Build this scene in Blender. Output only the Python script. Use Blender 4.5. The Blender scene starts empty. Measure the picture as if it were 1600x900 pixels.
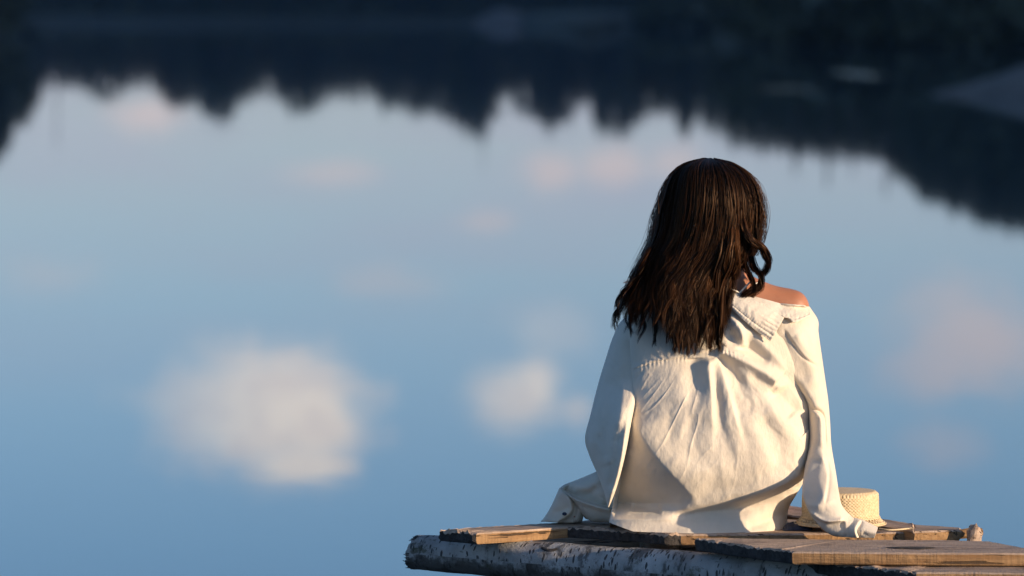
import bpy, bmesh, math, random
import numpy as np
from mathutils import Vector, Matrix
from mathutils.bvhtree import BVHTree

random.seed(7)
rng = np.random.default_rng(7)
scene = bpy.context.scene
COL = scene.collection

# ------------------------------------------------------------------ camera, sky, sun, exposure
CAM_Z = 1.70            # metres above the water
DECK = 0.50             # top of the dock planks
FPX = 8000.0            # focal length in photo pixels (180 mm on a 36 mm sensor, 1600 px)
HORIZON = 16.0          # photo row of the horizon
PITCH = math.atan((450.0 - HORIZON) / FPX)
SUN_AZ = math.radians(64)     # to the right of straight behind the camera
SUN_EL = math.radians(9.5)

cam_d = bpy.data.cameras.new('camera')
cam = bpy.data.objects.new('camera', cam_d)
COL.objects.link(cam)
cam.location = (0, 0, CAM_Z)
cam.rotation_euler = (math.pi / 2 - PITCH, 0, 0)
cam_d.lens = 180.0
cam_d.sensor_width = 36.0
cam_d.clip_start = 0.1
cam_d.clip_end = 9000
cam_d.dof.use_dof = True
cam_d.dof.focus_distance = 11.72
cam_d.dof.aperture_fstop = 4.2
scene.camera = cam

sun_vec = Vector((math.sin(SUN_AZ) * math.cos(SUN_EL), -math.cos(SUN_AZ) * math.cos(SUN_EL), math.sin(SUN_EL)))
sd = bpy.data.lights.new('sun', 'SUN')
sd.energy = 4.5
sd.angle = math.radians(0.6)
sd.color = (1.0, 0.75, 0.50)
sun = bpy.data.objects.new('sun', sd)
COL.objects.link(sun)
sun.location = (20, -20, 20)
sun.rotation_euler = (-sun_vec).to_track_quat('-Z', 'Y').to_euler()

scene.view_settings.view_transform = 'Standard'
scene.view_settings.look = 'None'
scene.view_settings.gamma = 1.0
scene.view_settings.use_curve_mapping = False
scene.view_settings.exposure = 0.45
scene.render.engine = 'CYCLES'
scene.cycles.max_bounces = 6
scene.cycles.diffuse_bounces = 3
scene.cycles.glossy_bounces = 3
scene.cycles.transmission_bounces = 2
scene.cycles.transparent_max_bounces = 4
scene.cycles.volume_bounces = 0
scene.cycles.use_denoising = True
scene.cycles.caustics_reflective = False
scene.cycles.caustics_refractive = False


class NT:
    """small helper for writing node trees"""
    def __init__(self, tree):
        self.t = tree
        tree.nodes.clear()

    def n(self, kind, **kw):
        nd = self.t.nodes.new(kind)
        for k, v in kw.items():
            if k.startswith('i_'):
                key = k[2:]
                key = int(key) if key.isdigit() else key.replace('_', ' ')
                self.set(nd, key, v)
            else:
                setattr(nd, k, v)
        return nd

    def set(self, nd, key, v):
        s = nd.inputs[key]
        if isinstance(v, bpy.types.NodeSocket):
            self.t.links.new(v, s)
        else:
            s.default_value = v

    def math(self, op, a, b=0.0, clamp=False):
        nd = self.n('ShaderNodeMath', operation=op, use_clamp=clamp)
        self.set(nd, 0, a)
        self.set(nd, 1, b)
        return nd.outputs[0]

    def mix(self, f, a, b, blend='MIX'):
        nd = self.n('ShaderNodeMix', data_type='RGBA', blend_type=blend)
        self.set(nd, 0, f)
        self.set(nd, 6, a if isinstance(a, bpy.types.NodeSocket) else (*a, 1)[:4])
        self.set(nd, 7, b if isinstance(b, bpy.types.NodeSocket) else (*b, 1)[:4])
        return nd.outputs[2]

    def ramp(self, f, lo, hi, smooth=True):
        nd = self.n('ShaderNodeMapRange', interpolation_type='SMOOTHSTEP' if smooth else 'LINEAR')
        self.set(nd, 0, f)
        self.set(nd, 1, lo)
        self.set(nd, 2, hi)
        return nd.outputs[0]

    def noise(self, vec, scale, detail=4.0, rough=0.55):
        nd = self.n('ShaderNodeTexNoise')
        if vec is not None:
            self.set(nd, 'Vector', vec)
        self.set(nd, 'Scale', scale)
        self.set(nd, 'Detail', detail)
        self.set(nd, 'Roughness', rough)
        return nd.outputs[0]

    def map(self, vec, scale=(1, 1, 1), loc=(0, 0, 0)):
        nd = self.n('ShaderNodeMapping')
        self.set(nd, 'Vector', vec)
        self.set(nd, 'Scale', scale)
        self.set(nd, 'Location', loc)
        return nd.outputs[0]


def material(name):
    m = bpy.data.materials.new(name)
    m.use_nodes = True
    return m, NT(m.node_tree)


def finish(nt, bsdf, disp=None):
    o = nt.n('ShaderNodeOutputMaterial')
    nt.t.links.new(bsdf.outputs[0], o.inputs[0])


# world: clear evening sky with a few low clouds opposite the sun
world = bpy.data.worlds.new('World')
scene.world = world
world.use_nodes = True
w = NT(world.node_tree)
sky = w.n('ShaderNodeTexSky', sky_type='NISHITA', sun_disc=False)
sky.sun_elevation = SUN_EL
sky.sun_rotation = math.pi - SUN_AZ      # measured clockwise from +Y
sky.altitude = 100
sky.air_density = 0.65
sky.dust_density = 0.6
sky.ozone_density = 2.7
tc = w.n('ShaderNodeTexCoord').outputs['Generated']
sep = w.n('ShaderNodeSeparateXYZ', i_0=tc)
az = w.math('ARCTAN2', sep.outputs[0], sep.outputs[1])
el = w.math('ARCSINE', sep.outputs[2])
# a plane of direction coordinates (radians) for the cloud noise
comb = w.n('ShaderNodeCombineXYZ', i_0=az, i_1=el)
dirv = comb.outputs[0]


cn = w.noise(w.map(dirv, (62, 95, 1), (4.3, 2.2, 0)), 1.0, 5.0, 0.62)
cn2 = w.noise(w.map(dirv, (150, 210, 1), (1.3, 7.2, 0)), 1.0, 4.0, 0.6)
cnz = w.math('ADD', w.math('MULTIPLY', w.math('SUBTRACT', cn, 0.5), 1.5), w.math('MULTIPLY', w.math('SUBTRACT', cn2, 0.5), 0.55))


def field(u, v, ru, rv, top=1.0):
    """one cumulus as a falling field: centre and half size given where the lake mirrors it (photo pixels)"""
    dx = w.math('DIVIDE', w.math('SUBTRACT', az, (u - 800) / FPX), ru / FPX)
    dy = w.math('DIVIDE', w.math('SUBTRACT', el, (v - HORIZON) / FPX), rv / FPX)
    r = w.math('SQRT', w.math('ADD', w.math('MULTIPLY', dx, dx), w.math('MULTIPLY', dy, dy)))
    return w.math('MULTIPLY', w.math('SUBTRACT', 1.0, r), top)


def mx(a, b):
    return w.math('MAXIMUM', a, b)


def cloud(parts, lo, hi, rough, dens, fade=None):
    f_ = field(*parts[0])
    for p_ in parts[1:]:
        f_ = mx(f_, field(*p_))
    f_ = w.ramp(w.math('ADD', f_, w.math('MULTIPLY', cnz, rough)), lo, hi)
    if fade:
        g = w.ramp(az, (fade[0] - 800) / FPX, (fade[1] - 800) / FPX)
        f_ = w.math('MULTIPLY', f_, w.math('ADD', w.math('MULTIPLY', g, 1 - fade[2]), fade[2]))
    return w.math('MULTIPLY', f_, dens)


white = cloud([(395, 640, 260, 150), (490, 650, 110, 130)], 0.10, 0.70, 0.70, 0.96, (170, 480, 0.32))
white = mx(white, cloud([(470, 728, 135, 40)], 0.10, 0.60, 0.55, 0.92, (250, 470, 0.35)))
white = mx(white, cloud([(800, 622, 130, 86), (835, 605, 70, 75)], 0.12, 0.80, 0.75, 0.80, (690, 840, 0.45)))
white = mx(white, cloud([(900, 642, 46, 44)], 0.1, 0.9, 0.7, 0.5))
white = mx(white, cloud([(860, 520, 120, 70)], 0.1, 0.9, 0.9, 0.22))
pink = cloud([(1510, 530, 200, 130), (1450, 580, 120, 80)], 0.05, 0.85, 0.9, 0.62, (1340, 1540, 0.4))
pink = mx(pink, cloud([(235, 182, 95, 40)], 0.0, 1.0, 0.7, 0.75))
pink = mx(pink, cloud([(860, 262, 80, 46), (955, 258, 90, 44), (1050, 252, 70, 38)], 0.0, 1.0, 0.9, 0.62))
pink = mx(pink, cloud([(765, 348, 80, 26), (520, 270, 130, 30)], 0.05, 0.9, 0.8, 0.40))
pink = mx(pink, cloud([(1470, 695, 110, 55)], 0.05, 0.9, 0.8, 0.30))
pink = mx(pink, cloud([(70, 430, 120, 50), (600, 440, 140, 40)], 0.05, 0.9, 0.9, 0.25))
# thin cloud veil all round the horizon
veil = w.noise(w.map(dirv, (7, 40, 1)), 1.0, 5.0, 0.6)
veil = w.math('ADD', w.math('MULTIPLY', w.ramp(veil, 0.35, 0.70), 0.5), 0.5)
low = w.math('SUBTRACT', 1.0, w.ramp(el, 0.0, 0.11))
veil = w.math('MULTIPLY', w.math('MULTIPLY', veil, low), 0.85)
# scattered cumulus over the rest of the sky
far_c = w.noise(w.map(dirv, (5.0, 9.0, 1), (3.1, 1.7, 0)), 1.0, 6.0, 0.62)
far_c = w.math('MULTIPLY', w.ramp(far_c, 0.60, 0.74), w.math('MULTIPLY', w.ramp(el, 0.12, 0.25), 0.6))
SKY_WHITE = (6.2, 5.6, 5.0)
SKY_PINK = (4.3, 3.5, 3.4)
SKY_VEIL = (2.75, 2.6, 3.35)
c = sky.outputs[0]
c = w.mix(veil, c, SKY_VEIL)
c = w.mix(far_c, c, SKY_WHITE)
c = w.mix(pink, c, SKY_PINK)
c = w.mix(white, c, w.mix(w.ramp(w.math('ADD', w.math('MULTIPLY', cn2, 0.6), w.math('MULTIPLY', cn, 0.4)), 0.38, 0.62), SKY_WHITE, (5.0, 4.55, 4.4)))
bg = w.n('ShaderNodeBackground', i_Color=c, i_Strength=0.138)
wo = w.n('ShaderNodeOutputWorld')
w.t.links.new(bg.outputs[0], wo.inputs[0])

# ------------------------------------------------------------------ pixel -> point helpers
CP, SP = math.cos(PITCH), math.sin(PITCH)


def ray(u, v):
    u = np.asarray(u, float)
    v = np.asarray(v, float)
    a = (u - 800.0) / FPX
    b = -(v - 450.0) / FPX
    return np.stack([a + 0 * b, CP + b * SP + 0 * a, -SP + b * CP + 0 * a], -1)


def PY(u, v, y):
    d = ray(u, v)
    t = np.asarray(y, float) / d[..., 1]
    p = d * t[..., None]
    p[..., 2] += CAM_Z
    return p


def PZ(u, v, z):
    d = ray(u, v)
    t = (np.asarray(z, float) - CAM_Z) / d[..., 2]
    p = d * t[..., None]
    p[..., 2] += CAM_Z
    return p


def proj(P):
    P = np.asarray(P, float)
    x, y, z = P[..., 0], P[..., 1], P[..., 2] - CAM_Z
    f = y * CP - z * SP
    up = y * SP + z * CP
    return 800 + FPX * x / f, 450 - FPX * up / f


def mesh_obj(name, verts, faces, mat=None, parent=None, smooth=True, uv=None):
    me = bpy.data.meshes.new(name)
    verts = np.asarray(verts, np.float32)
    faces = np.asarray(faces, np.int32) if not isinstance(faces, list) else faces
    if isinstance(faces, np.ndarray):
        k = faces.shape[1]
        me.vertices.add(len(verts))
        me.vertices.foreach_set('co', verts.ravel())
        me.loops.add(faces.size)
        me.loops.foreach_set('vertex_index', faces.ravel())
        me.polygons.add(len(faces))
        me.polygons.foreach_set('loop_start', np.arange(0, faces.size, k, dtype=np.int32))
        me.update(calc_edges=True)
    else:
        me.from_pydata([tuple(map(float, p)) for p in verts], [], faces)
        me.update()
    me.validate()
    if smooth:
        me.polygons.foreach_set('use_smooth', np.ones(len(me.polygons), bool))
    if uv is not None:
        lay = me.uv_layers.new(name='UVMap')
        vi = np.zeros(len(me.loops), np.int32)
        me.loops.foreach_get('vertex_index', vi)
        lay.data.foreach_set('uv', np.asarray(uv, np.float32)[vi].ravel())
    if mat:
        me.materials.append(mat)
    o = bpy.data.objects.new(name, me)
    COL.objects.link(o)
    if parent:
        o.parent = parent
        o.matrix_parent_inverse = parent.matrix_world.inverted()
    return o


def thing(name, label, cat, loc=(0, 0, 0), group=None):
    o = bpy.data.objects.new(name, None)
    o.empty_display_size = 0.1
    o.location = loc
    COL.objects.link(o)
    o['label'] = label
    o['category'] = cat
    if group:
        o['group'] = group
    o.matrix_world = Matrix.Translation(loc)
    return o


def grid_faces(nr, nc, closed=False):
    r = np.arange(nr - 1)[:, None]
    cc = np.arange(nc if closed else nc - 1)[None, :]
    a = r * nc + cc
    b = r * nc + (cc + 1) % nc
    return np.stack([a, b, b + nc, a + nc], -1).reshape(-1, 4)


def smooth_interp(x, xp, fp):
    """Catmull-Rom through points (xp, fp), fp may have several columns"""
    xp = np.asarray(xp, float)
    fp = np.asarray(fp, float)
    x = np.clip(np.asarray(x, float), xp[0], xp[-1])
    i = np.clip(np.searchsorted(xp, x, side='right') - 1, 0, len(xp) - 2)
    h = xp[i + 1] - xp[i]
    t = (x - xp[i]) / h
    m = np.gradient(fp, xp, axis=0)
    if fp.ndim > 1:
        t = t[..., None]
        h = h[..., None]
    return ((2 * t**3 - 3 * t**2 + 1) * fp[i] + (t**3 - 2 * t**2 + t) * h * m[i]
            + (-2 * t**3 + 3 * t**2) * fp[i + 1] + (t**3 - t**2) * h * m[i + 1])


def vnoise(p, seed=0):
    """smooth value noise, p (...,2 or 3) -> -1..1"""
    p = np.asarray(p, float)
    if p.shape[-1] == 2:
        p = np.concatenate([p, np.zeros(p.shape[:-1] + (1,))], -1)
    ip = np.floor(p).astype(np.int64)
    f = p - ip
    f = f * f * (3 - 2 * f)
    out = 0
    for dx in (0, 1):
        for dy in (0, 1):
            for dz in (0, 1):
                h = (ip[..., 0] + dx) * 374761393 + (ip[..., 1] + dy) * 668265263 + (ip[..., 2] + dz) * 2147483647 + seed * 1274126177
                h = (h ^ (h >> 13)) * 1274126177
                h = (h ^ (h >> 16)) & 0xffff
                wgt = (f[..., 0] if dx else 1 - f[..., 0]) * (f[..., 1] if dy else 1 - f[..., 1]) * (f[..., 2] if dz else 1 - f[..., 2])
                out = out + wgt * (h / 32767.5 - 1)
    return out


def fbm(p, seed=0, oct=4, gain=0.5):
    s, a = 0, 1.0
    for k in range(oct):
        s = s + a * vnoise(np.asarray(p) * 2**k + 17.3 * k, seed + k)
        a *= gain
    return s


# ------------------------------------------------------------------ materials
def mat_water():
    m, t = material('lake_water')
    geo = t.n('ShaderNodeNewGeometry').outputs['Position']
    n1 = t.noise(t.map(geo, (1.2, 0.35, 1)), 1.0, 3.0)
    n2 = t.noise(t.map(geo, (0.10, 0.03, 1)), 1.0, 2.0)
    h = t.math('ADD', t.math('MULTIPLY', n1, 0.0007), t.math('MULTIPLY', n2, 0.006))
    # a breath of wind ruffles a small patch far out
    s = t.n('ShaderNodeSeparateXYZ', i_0=geo)
    px = t.math('DIVIDE', t.math('SUBTRACT', s.outputs[0], 9.2), 0.55)
    py = t.math('DIVIDE', t.math('SUBTRACT', s.outputs[1], 137.0), 9.0)
    rr = t.math('SQRT', t.math('ADD', t.math('MULTIPLY', px, px), t.math('MULTIPLY', py, py)))
    patch = t.math('SUBTRACT', 1.0, t.ramp(rr, 0.0, 1.5))
    px2 = t.math('DIVIDE', t.math('SUBTRACT', s.outputs[0], 6.0), 0.8)
    py2 = t.math('DIVIDE', t.math('SUBTRACT', s.outputs[1], 111.0), 1.6)
    rr2 = t.math('SQRT', t.math('ADD', t.math('MULTIPLY', px2, px2), t.math('MULTIPLY', py2, py2)))
    patch = t.math('MAXIMUM', patch, t.math('MULTIPLY', t.math('SUBTRACT', 1.0, t.ramp(rr2, 0.0, 1.5)), 0.6))
    n3 = t.noise(t.map(geo, (30, 12, 1)), 1.0, 2.0)
    h = t.math('ADD', h, t.math('MULTIPLY', t.math('MULTIPLY', n3, patch), 0.006))
    b = t.n('ShaderNodeBump', i_Strength=1.0, i_Distance=1.0, i_Height=h)
    p = t.n('ShaderNodeBsdfPrincipled', i_Base_Color=(0.012, 0.040, 0.075, 1), i_Roughness=0.022, i_IOR=1.36, i_Normal=b.outputs[0])
    finish(t, p)
    return m


def mat_ground(name, c1, c2, scale):
    m, t = material(name)
    geo = t.n('ShaderNodeNewGeometry').outputs['Position']
    f = t.ramp(t.noise(geo, scale, 6.0, 0.65), 0.35, 0.65)
    col = t.mix(f, c1, c2)
    b = t.n('ShaderNodeBump', i_Strength=0.5, i_Distance=0.2, i_Height=t.noise(geo, scale * 6, 4.0))
    p = t.n('ShaderNodeBsdfPrincipled', i_Base_Color=col, i_Roughness=0.95, i_Normal=b.outputs[0])
    finish(t, p)
    return m


def mat_leaf(name, c1, c2):
    m, t = material(name)
    geo = t.n('ShaderNodeNewGeometry')
    oi = t.n('ShaderNodeObjectInfo').outputs['Random']
    f = t.noise(geo.outputs['Position'], 1.3, 3.0)
    col = t.mix(t.ramp(t.math('ADD', f, t.math('MULTIPLY', t.math('SUBTRACT', oi, 0.5), 0.5)), 0.3, 0.7), c1, c2)
    p = t.n('ShaderNodeBsdfPrincipled', i_Base_Color=col, i_Roughness=0.7)
    finish(t, p)
    return m


def mat_plain(name, col, rough=0.8, nscale=20.0, var=0.25):
    m, t = material(name)
    tc = t.n('ShaderNodeTexCoord').outputs['Object']
    f = t.noise(tc, nscale, 4.0)
    dark = tuple(x * (1 - var) for x in col)
    lite = tuple(min(1, x * (1 + var)) for x in col)
    p = t.n('ShaderNodeBsdfPrincipled', i_Base_Color=t.mix(t.ramp(f, 0.3, 0.7), dark, lite), i_Roughness=rough)
    finish(t, p)
    return m


def mat_fabric():
    m, t = material('cream_cotton')
    tc = t.n('ShaderNodeTexCoord').outputs['Object']
    f = t.noise(tc, 7.0, 5.0, 0.6)
    col = t.mix(t.ramp(f, 0.3, 0.7), (0.76, 0.675, 0.55), (0.82, 0.74, 0.625))
    slub = t.noise(t.map(tc, (260, 260, 70)), 1.0, 4.0, 0.75)
    crumple = t.noise(t.map(tc, (55, 55, 26)), 1.0, 4.0, 0.6)
    h = t.math('ADD', t.math('MULTIPLY', slub, 0.0013), t.math('MULTIPLY', crumple, 0.0014))
    b = t.n('ShaderNodeBump', i_Strength=0.65, i_Distance=1.0, i_Height=h)
    p = t.n('ShaderNodeBsdfPrincipled', i_Base_Color=col, i_Roughness=0.92, i_Normal=b.outputs[0])
    p.inputs['Specular IOR Level'].default_value = 0.15
    p.inputs['Sheen Weight'].default_value = 0.08
    tr = t.n('ShaderNodeBsdfTranslucent', i_Color=(0.80, 0.66, 0.48, 1), i_Normal=b.outputs[0])
    mixs = t.n('ShaderNodeMixShader', i_0=0.05)
    t.t.links.new(p.outputs[0], mixs.inputs[1])
    t.t.links.new(tr.outputs[0], mixs.inputs[2])
    finish(t, mixs)
    return m


def mat_skin():
    m, t = material('skin')
    tc = t.n('ShaderNodeTexCoord').outputs['Object']
    f = t.noise(tc, 16.0, 5.0, 0.6)
    col = t.mix(t.ramp(f, 0.3, 0.7), (0.40, 0.165, 0.088), (0.47, 0.21, 0.118))
    b = t.n('ShaderNodeBump', i_Strength=0.2, i_Distance=0.002, i_Height=t.noise(tc, 420.0, 2.0))
    p = t.n('ShaderNodeBsdfPrincipled', i_Base_Color=col, i_Roughness=0.48, i_Normal=b.outputs[0])
    p.inputs['Subsurface Weight'].default_value = 0.12
    p.inputs['Subsurface Radius'].default_value = (0.012, 0.004, 0.002)
    finish(t, p)
    return m


def mat_hair():
    m, t = material('dark_brown_hair')
    at = t.n('ShaderNodeAttribute', attribute_name='tint')
    col = t.mix(at.outputs['Fac'], (0.0024, 0.0019, 0.0021), (0.078, 0.031, 0.012))
    p = t.n('ShaderNodeBsdfPrincipled', i_Base_Color=col, i_Roughness=0.42)
    p.inputs['Specular IOR Level'].default_value = 0.17
    p.inputs['Specular Tint'].default_value = (1.0, 0.62, 0.40, 1)
    finish(t, p)
    return m


def mat_wood(name, c1, c2, c3):
    m, t = material(name)
    uv = t.n('ShaderNodeTexCoord').outputs['Object']
    g = t.noise(t.map(uv, (5, 75, 75)), 1.0, 5.0, 0.65)
    g2 = t.noise(t.map(uv, (14, 230, 230)), 1.0, 3.0, 0.6)
    blot = t.noise(uv, 9.0, 5.0, 0.65)
    col = t.mix(t.ramp(g, 0.32, 0.68), c1, c2)
    col = t.mix(t.math('MULTIPLY', t.ramp(g2, 0.52, 0.75), 0.5), col, c3)
    col = t.mix(t.math('MULTIPLY', t.ramp(blot, 0.50, 0.72), 0.65), col, c3)
    crack = t.ramp(t.noise(t.map(uv, (3.5, 95, 95), (2, 5, 1)), 1.0, 4.0, 0.6), 0.605, 0.645)
    col = t.mix(t.math('MULTIPLY', crack, 0.8), col, (0.03, 0.024, 0.02))
    saw = t.noise(t.map(uv, (210, 20, 9)), 1.0, 3.0, 0.6)
    col = t.mix(t.math('MULTIPLY', t.ramp(saw, 0.5, 0.7), 0.35), col, c3)
    h = t.math('ADD', t.math('MULTIPLY', g, 0.004), t.math('MULTIPLY', g2, 0.0018))
    h = t.math('SUBTRACT', h, t.math('MULTIPLY', crack, 0.004))
    h = t.math('ADD', h, t.math('MULTIPLY', saw, 0.0012))
    h = t.math('ADD', h, t.math('MULTIPLY', blot, 0.003))
    b = t.n('ShaderNodeBump', i_Strength=0.9, i_Distance=1.0, i_Height=h)
    p = t.n('ShaderNodeBsdfPrincipled', i_Base_Color=col, i_Roughness=0.88, i_Normal=b.outputs[0])
    p.inputs['Specular IOR Level'].default_value = 0.25
    finish(t, p)
    return m


def mat_endgrain():
    m, t = material('weathered_shaded_end')
    tc = t.n('ShaderNodeTexCoord').outputs['Object']
    f = t.noise(tc, 60.0, 6.0, 0.75)
    f2 = t.noise(tc, 240.0, 3.0, 0.7)
    col = t.mix(t.ramp(f, 0.3, 0.7), (0.030, 0.026, 0.024), (0.085, 0.075, 0.07))  # weathered tone, with the shade of the ends put into the dark colour
    b = t.n('ShaderNodeBump', i_Strength=1.0, i_Distance=1.0, i_Height=t.math('ADD', t.math('MULTIPLY', f, 0.006), t.math('MULTIPLY', f2, 0.003)))
    p = t.n('ShaderNodeBsdfPrincipled', i_Base_Color=col, i_Roughness=0.95, i_Normal=b.outputs[0])
    finish(t, p)
    return m


def mat_birch():
    m, t = material('birch_bark')
    uv = t.n('ShaderNodeUVMap', uv_map='UVMap').outputs[0]      # x along the log in metres, y round it in metres
    tc = t.n('ShaderNodeTexCoord').outputs['Object']
    base = t.mix(t.ramp(t.noise(t.map(uv, (9, 4, 1)), 1.0, 5.0, 0.6), 0.3, 0.7), (0.27, 0.255, 0.235), (0.56, 0.545, 0.52))
    # lenticels: short dark dashes running round the trunk
    jit = t.n('ShaderNodeTexNoise', i_Vector=t.map(uv, (40, 40, 1)), i_Scale=1.0, i_Detail=2.0)
    uvj = t.n('ShaderNodeMix', data_type='VECTOR')
    t.set(uvj, 0, 0.008)
    t.set(uvj, 4, uv)
    t.set(uvj, 5, jit.outputs[1])
    def dashes(sx, sy, th, seed):
        v = t.n('ShaderNodeTexVoronoi', i_Vector=t.map(uvj.outputs[1], (sx, sy, 1), (seed, seed * 0.37, 0)), i_Scale=1.0)
        pick = t.n('ShaderNodeSeparateColor', i_0=v.outputs['Color']).outputs[0]
        lim = t.math('MULTIPLY', pick, th)
        return t.ramp(t.math('SUBTRACT', lim, v.outputs['Distance']), -0.02, 0.05)
    dash = t.math('MAXIMUM', dashes(140, 42, 0.42, 0.0), dashes(70, 17, 0.26, 5.0))
    col = t.mix(t.math('MULTIPLY', dash, 0.9), base, (0.022, 0.020, 0.020))
    # grey-black scars and dirt, moss
    scar = t.ramp(t.noise(t.map(uv, (16, 7, 1), (3, 1, 0)), 1.0, 6.0, 0.72), 0.53, 0.62)
    col = t.mix(t.math('MULTIPLY', scar, 0.78), col, (0.040, 0.035, 0.030))
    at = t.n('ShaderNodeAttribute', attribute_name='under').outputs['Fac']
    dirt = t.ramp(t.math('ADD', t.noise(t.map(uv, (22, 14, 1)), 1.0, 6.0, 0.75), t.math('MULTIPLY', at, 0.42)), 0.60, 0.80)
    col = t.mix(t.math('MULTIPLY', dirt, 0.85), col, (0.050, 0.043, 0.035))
    moss = t.ramp(t.noise(t.map(uv, (13, 18, 1), (8, 3, 0)), 1.0, 6.0, 0.75), 0.57, 0.66)
    col = t.mix(t.math('MULTIPLY', moss, 0.75), col, (0.055, 0.050, 0.012))
    h = t.math('SUBTRACT', t.math('MULTIPLY', t.noise(tc, 55.0, 6.0, 0.7), 0.006), t.math('MULTIPLY', dash, 0.002))
    b = t.n('ShaderNodeBump', i_Strength=1.0, i_Distance=1.0, i_Height=h)
    p = t.n('ShaderNodeBsdfPrincipled', i_Base_Color=col, i_Roughness=0.7, i_Normal=b.outputs[0])
    finish(t, p)
    return m


def mat_straw():
    m, t = material('straw')
    tc = t.n('ShaderNodeTexCoord').outputs['Object']
    f = t.noise(t.map(tc, (160, 160, 160)), 1.0, 3.0, 0.7)
    col = t.mix(t.ramp(f, 0.3, 0.7), (0.58, 0.43, 0.24), (0.76, 0.62, 0.40))
    p = t.n('ShaderNodeBsdfPrincipled', i_Base_Color=col, i_Roughness=0.6)
    finish(t, p)
    return m


M_WATER = mat_water()
M_BANK = mat_ground('bank_earth', (0.014, 0.018, 0.012), (0.034, 0.036, 0.022), 0.35)
M_SAND = mat_ground('pale_sand', (0.08, 0.072, 0.068), (0.13, 0.12, 0.11), 1.5)
M_CONIFER = mat_leaf('conifer_needles', (0.014, 0.024, 0.019), (0.034, 0.046, 0.030))
M_BROAD = mat_leaf('broad_leaves', (0.016, 0.026, 0.014), (0.042, 0.048, 0.020))
M_TRUNK = mat_plain('tree_bark', (0.07, 0.055, 0.045), 0.95, 8.0)
M_FABRIC = mat_fabric()
M_SKIN = mat_skin()
M_HAIR = mat_hair()
M_WOOD = mat_wood('weathered_plank', (0.40, 0.285, 0.205), (0.58, 0.44, 0.335), (0.23, 0.165, 0.125))
M_WOODSIDE = mat_wood('sawn_plank_side', (0.30, 0.17, 0.08), (0.42, 0.26, 0.13), (0.13, 0.085, 0.05))
M_END = mat_endgrain()
M_BIRCH = mat_birch()
M_STRAW = mat_straw()
M_DENIM = mat_plain('dark_denim', (0.025, 0.035, 0.07), 0.9, 60.0)

# ------------------------------------------------------------------ lake, banks, hill added for shade
S = 4000.0
water = mesh_obj('water', [(-S, -S, 0), (S, -S, 0), (S, S, 0), (-S, S, 0)], [(0, 1, 2, 3)], M_WATER, smooth=False)
water['kind'] = 'structure'

C0 = np.array([0.0, 60.0])
shore = np.array([
    (3, 634), (-25, 637), (-60, 622), (-78, 560), (-75, 450), (-58, 380), (-29, 318), (-33, 250), (-38, 150), (-40, 90), (-38, 40),
    (-25, 8), (-10, -2), (-2, -3), (2.5, 0), (2.9, 6), (3.4, 11), (5.5, 18), (8, 40), (11.5, 80), (15, 105), (24, 140),
    (27, 200), (24.5, 230), (18, 246), (9, 256), (5.8, 290), (4.5, 340), (9, 420), (14, 470), (22, 560), (14, 605)], float)
ang = np.arctan2(shore[:, 0] - C0[0], shore[:, 1] - C0[1])
rad = np.hypot(shore[:, 0] - C0[0], shore[:, 1] - C0[1])
o = np.argsort(ang)
ang, rad = ang[o], rad[o]
angx = np.concatenate([ang - 2 * np.pi, ang, ang + 2 * np.pi])
radx = np.concatenate([rad, rad, rad])


def r_shore(a):
    return np.interp(a, angx, radx)


SHADE_RIDGE = np.array([(215, 45, 56), (300, 170, 76), (380, 310, 104), (460, 450, 122), (560, 620, 124)], float)  # unseen ridge added to keep the low sun off the far shore


def shade_ridge_h(x, y):
    best = np.zeros(np.shape(x))
    for k in range(len(SHADE_RIDGE) - 1):
        a, b = SHADE_RIDGE[k], SHADE_RIDGE[k + 1]
        d = b[:2] - a[:2]
        t = np.clip(((x - a[0]) * d[0] + (y - a[1]) * d[1]) / (d @ d), 0, 1)
        dist = np.hypot(x - a[0] - t * d[0], y - a[1] - t * d[1])
        h = (a[2] + t * (b[2] - a[2])) * np.exp(-(dist / 62) ** 2)
        best = np.maximum(best, h)
    return best


def bank_z(x, y, off):
    """height of the land OFF metres inland from the shore line"""
    x, y, off = np.broadcast_arrays(np.asarray(x, float), np.asarray(y, float), np.asarray(off, float))
    near = np.hypot(x, y) < 40
    z = np.where(off < 0, off * 0.35, np.where(near, 0.42 * (1 - np.exp(-off / 1.2)), 0.7 * (1 - np.exp(-off / 3.0)) + 0.9 * (1 - np.exp(-off / 40.0))))
    return z + np.where(off > 6, shade_ridge_h(x, y), 0) + np.where(off > 0.3, 0.06 * vnoise(np.stack([x * 0.4, y * 0.4], -1)), 0)


aa = np.linspace(-np.pi, np.pi, 721)[:-1]
offs = np.array([-4, -1.5, -0.3, 0.0, 0.3, 0.8, 1.6, 3, 6, 10, 16, 25, 40, 60, 85, 115, 150, 190, 235, 285, 340, 400, 470, 560, 700, 1000, 1600, 2600])
V = []
for f in offs:
    r = r_shore(aa) + f
    x = C0[0] + r * np.sin(aa)
    y = C0[1] + r * np.cos(aa)
    V.append(np.stack([x, y, bank_z(x, y, f)], -1))
terrain = mesh_obj('terrain', np.concatenate(V), grid_faces(len(offs), len(aa), True), M_BANK)
terrain['kind'] = 'structure'

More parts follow.
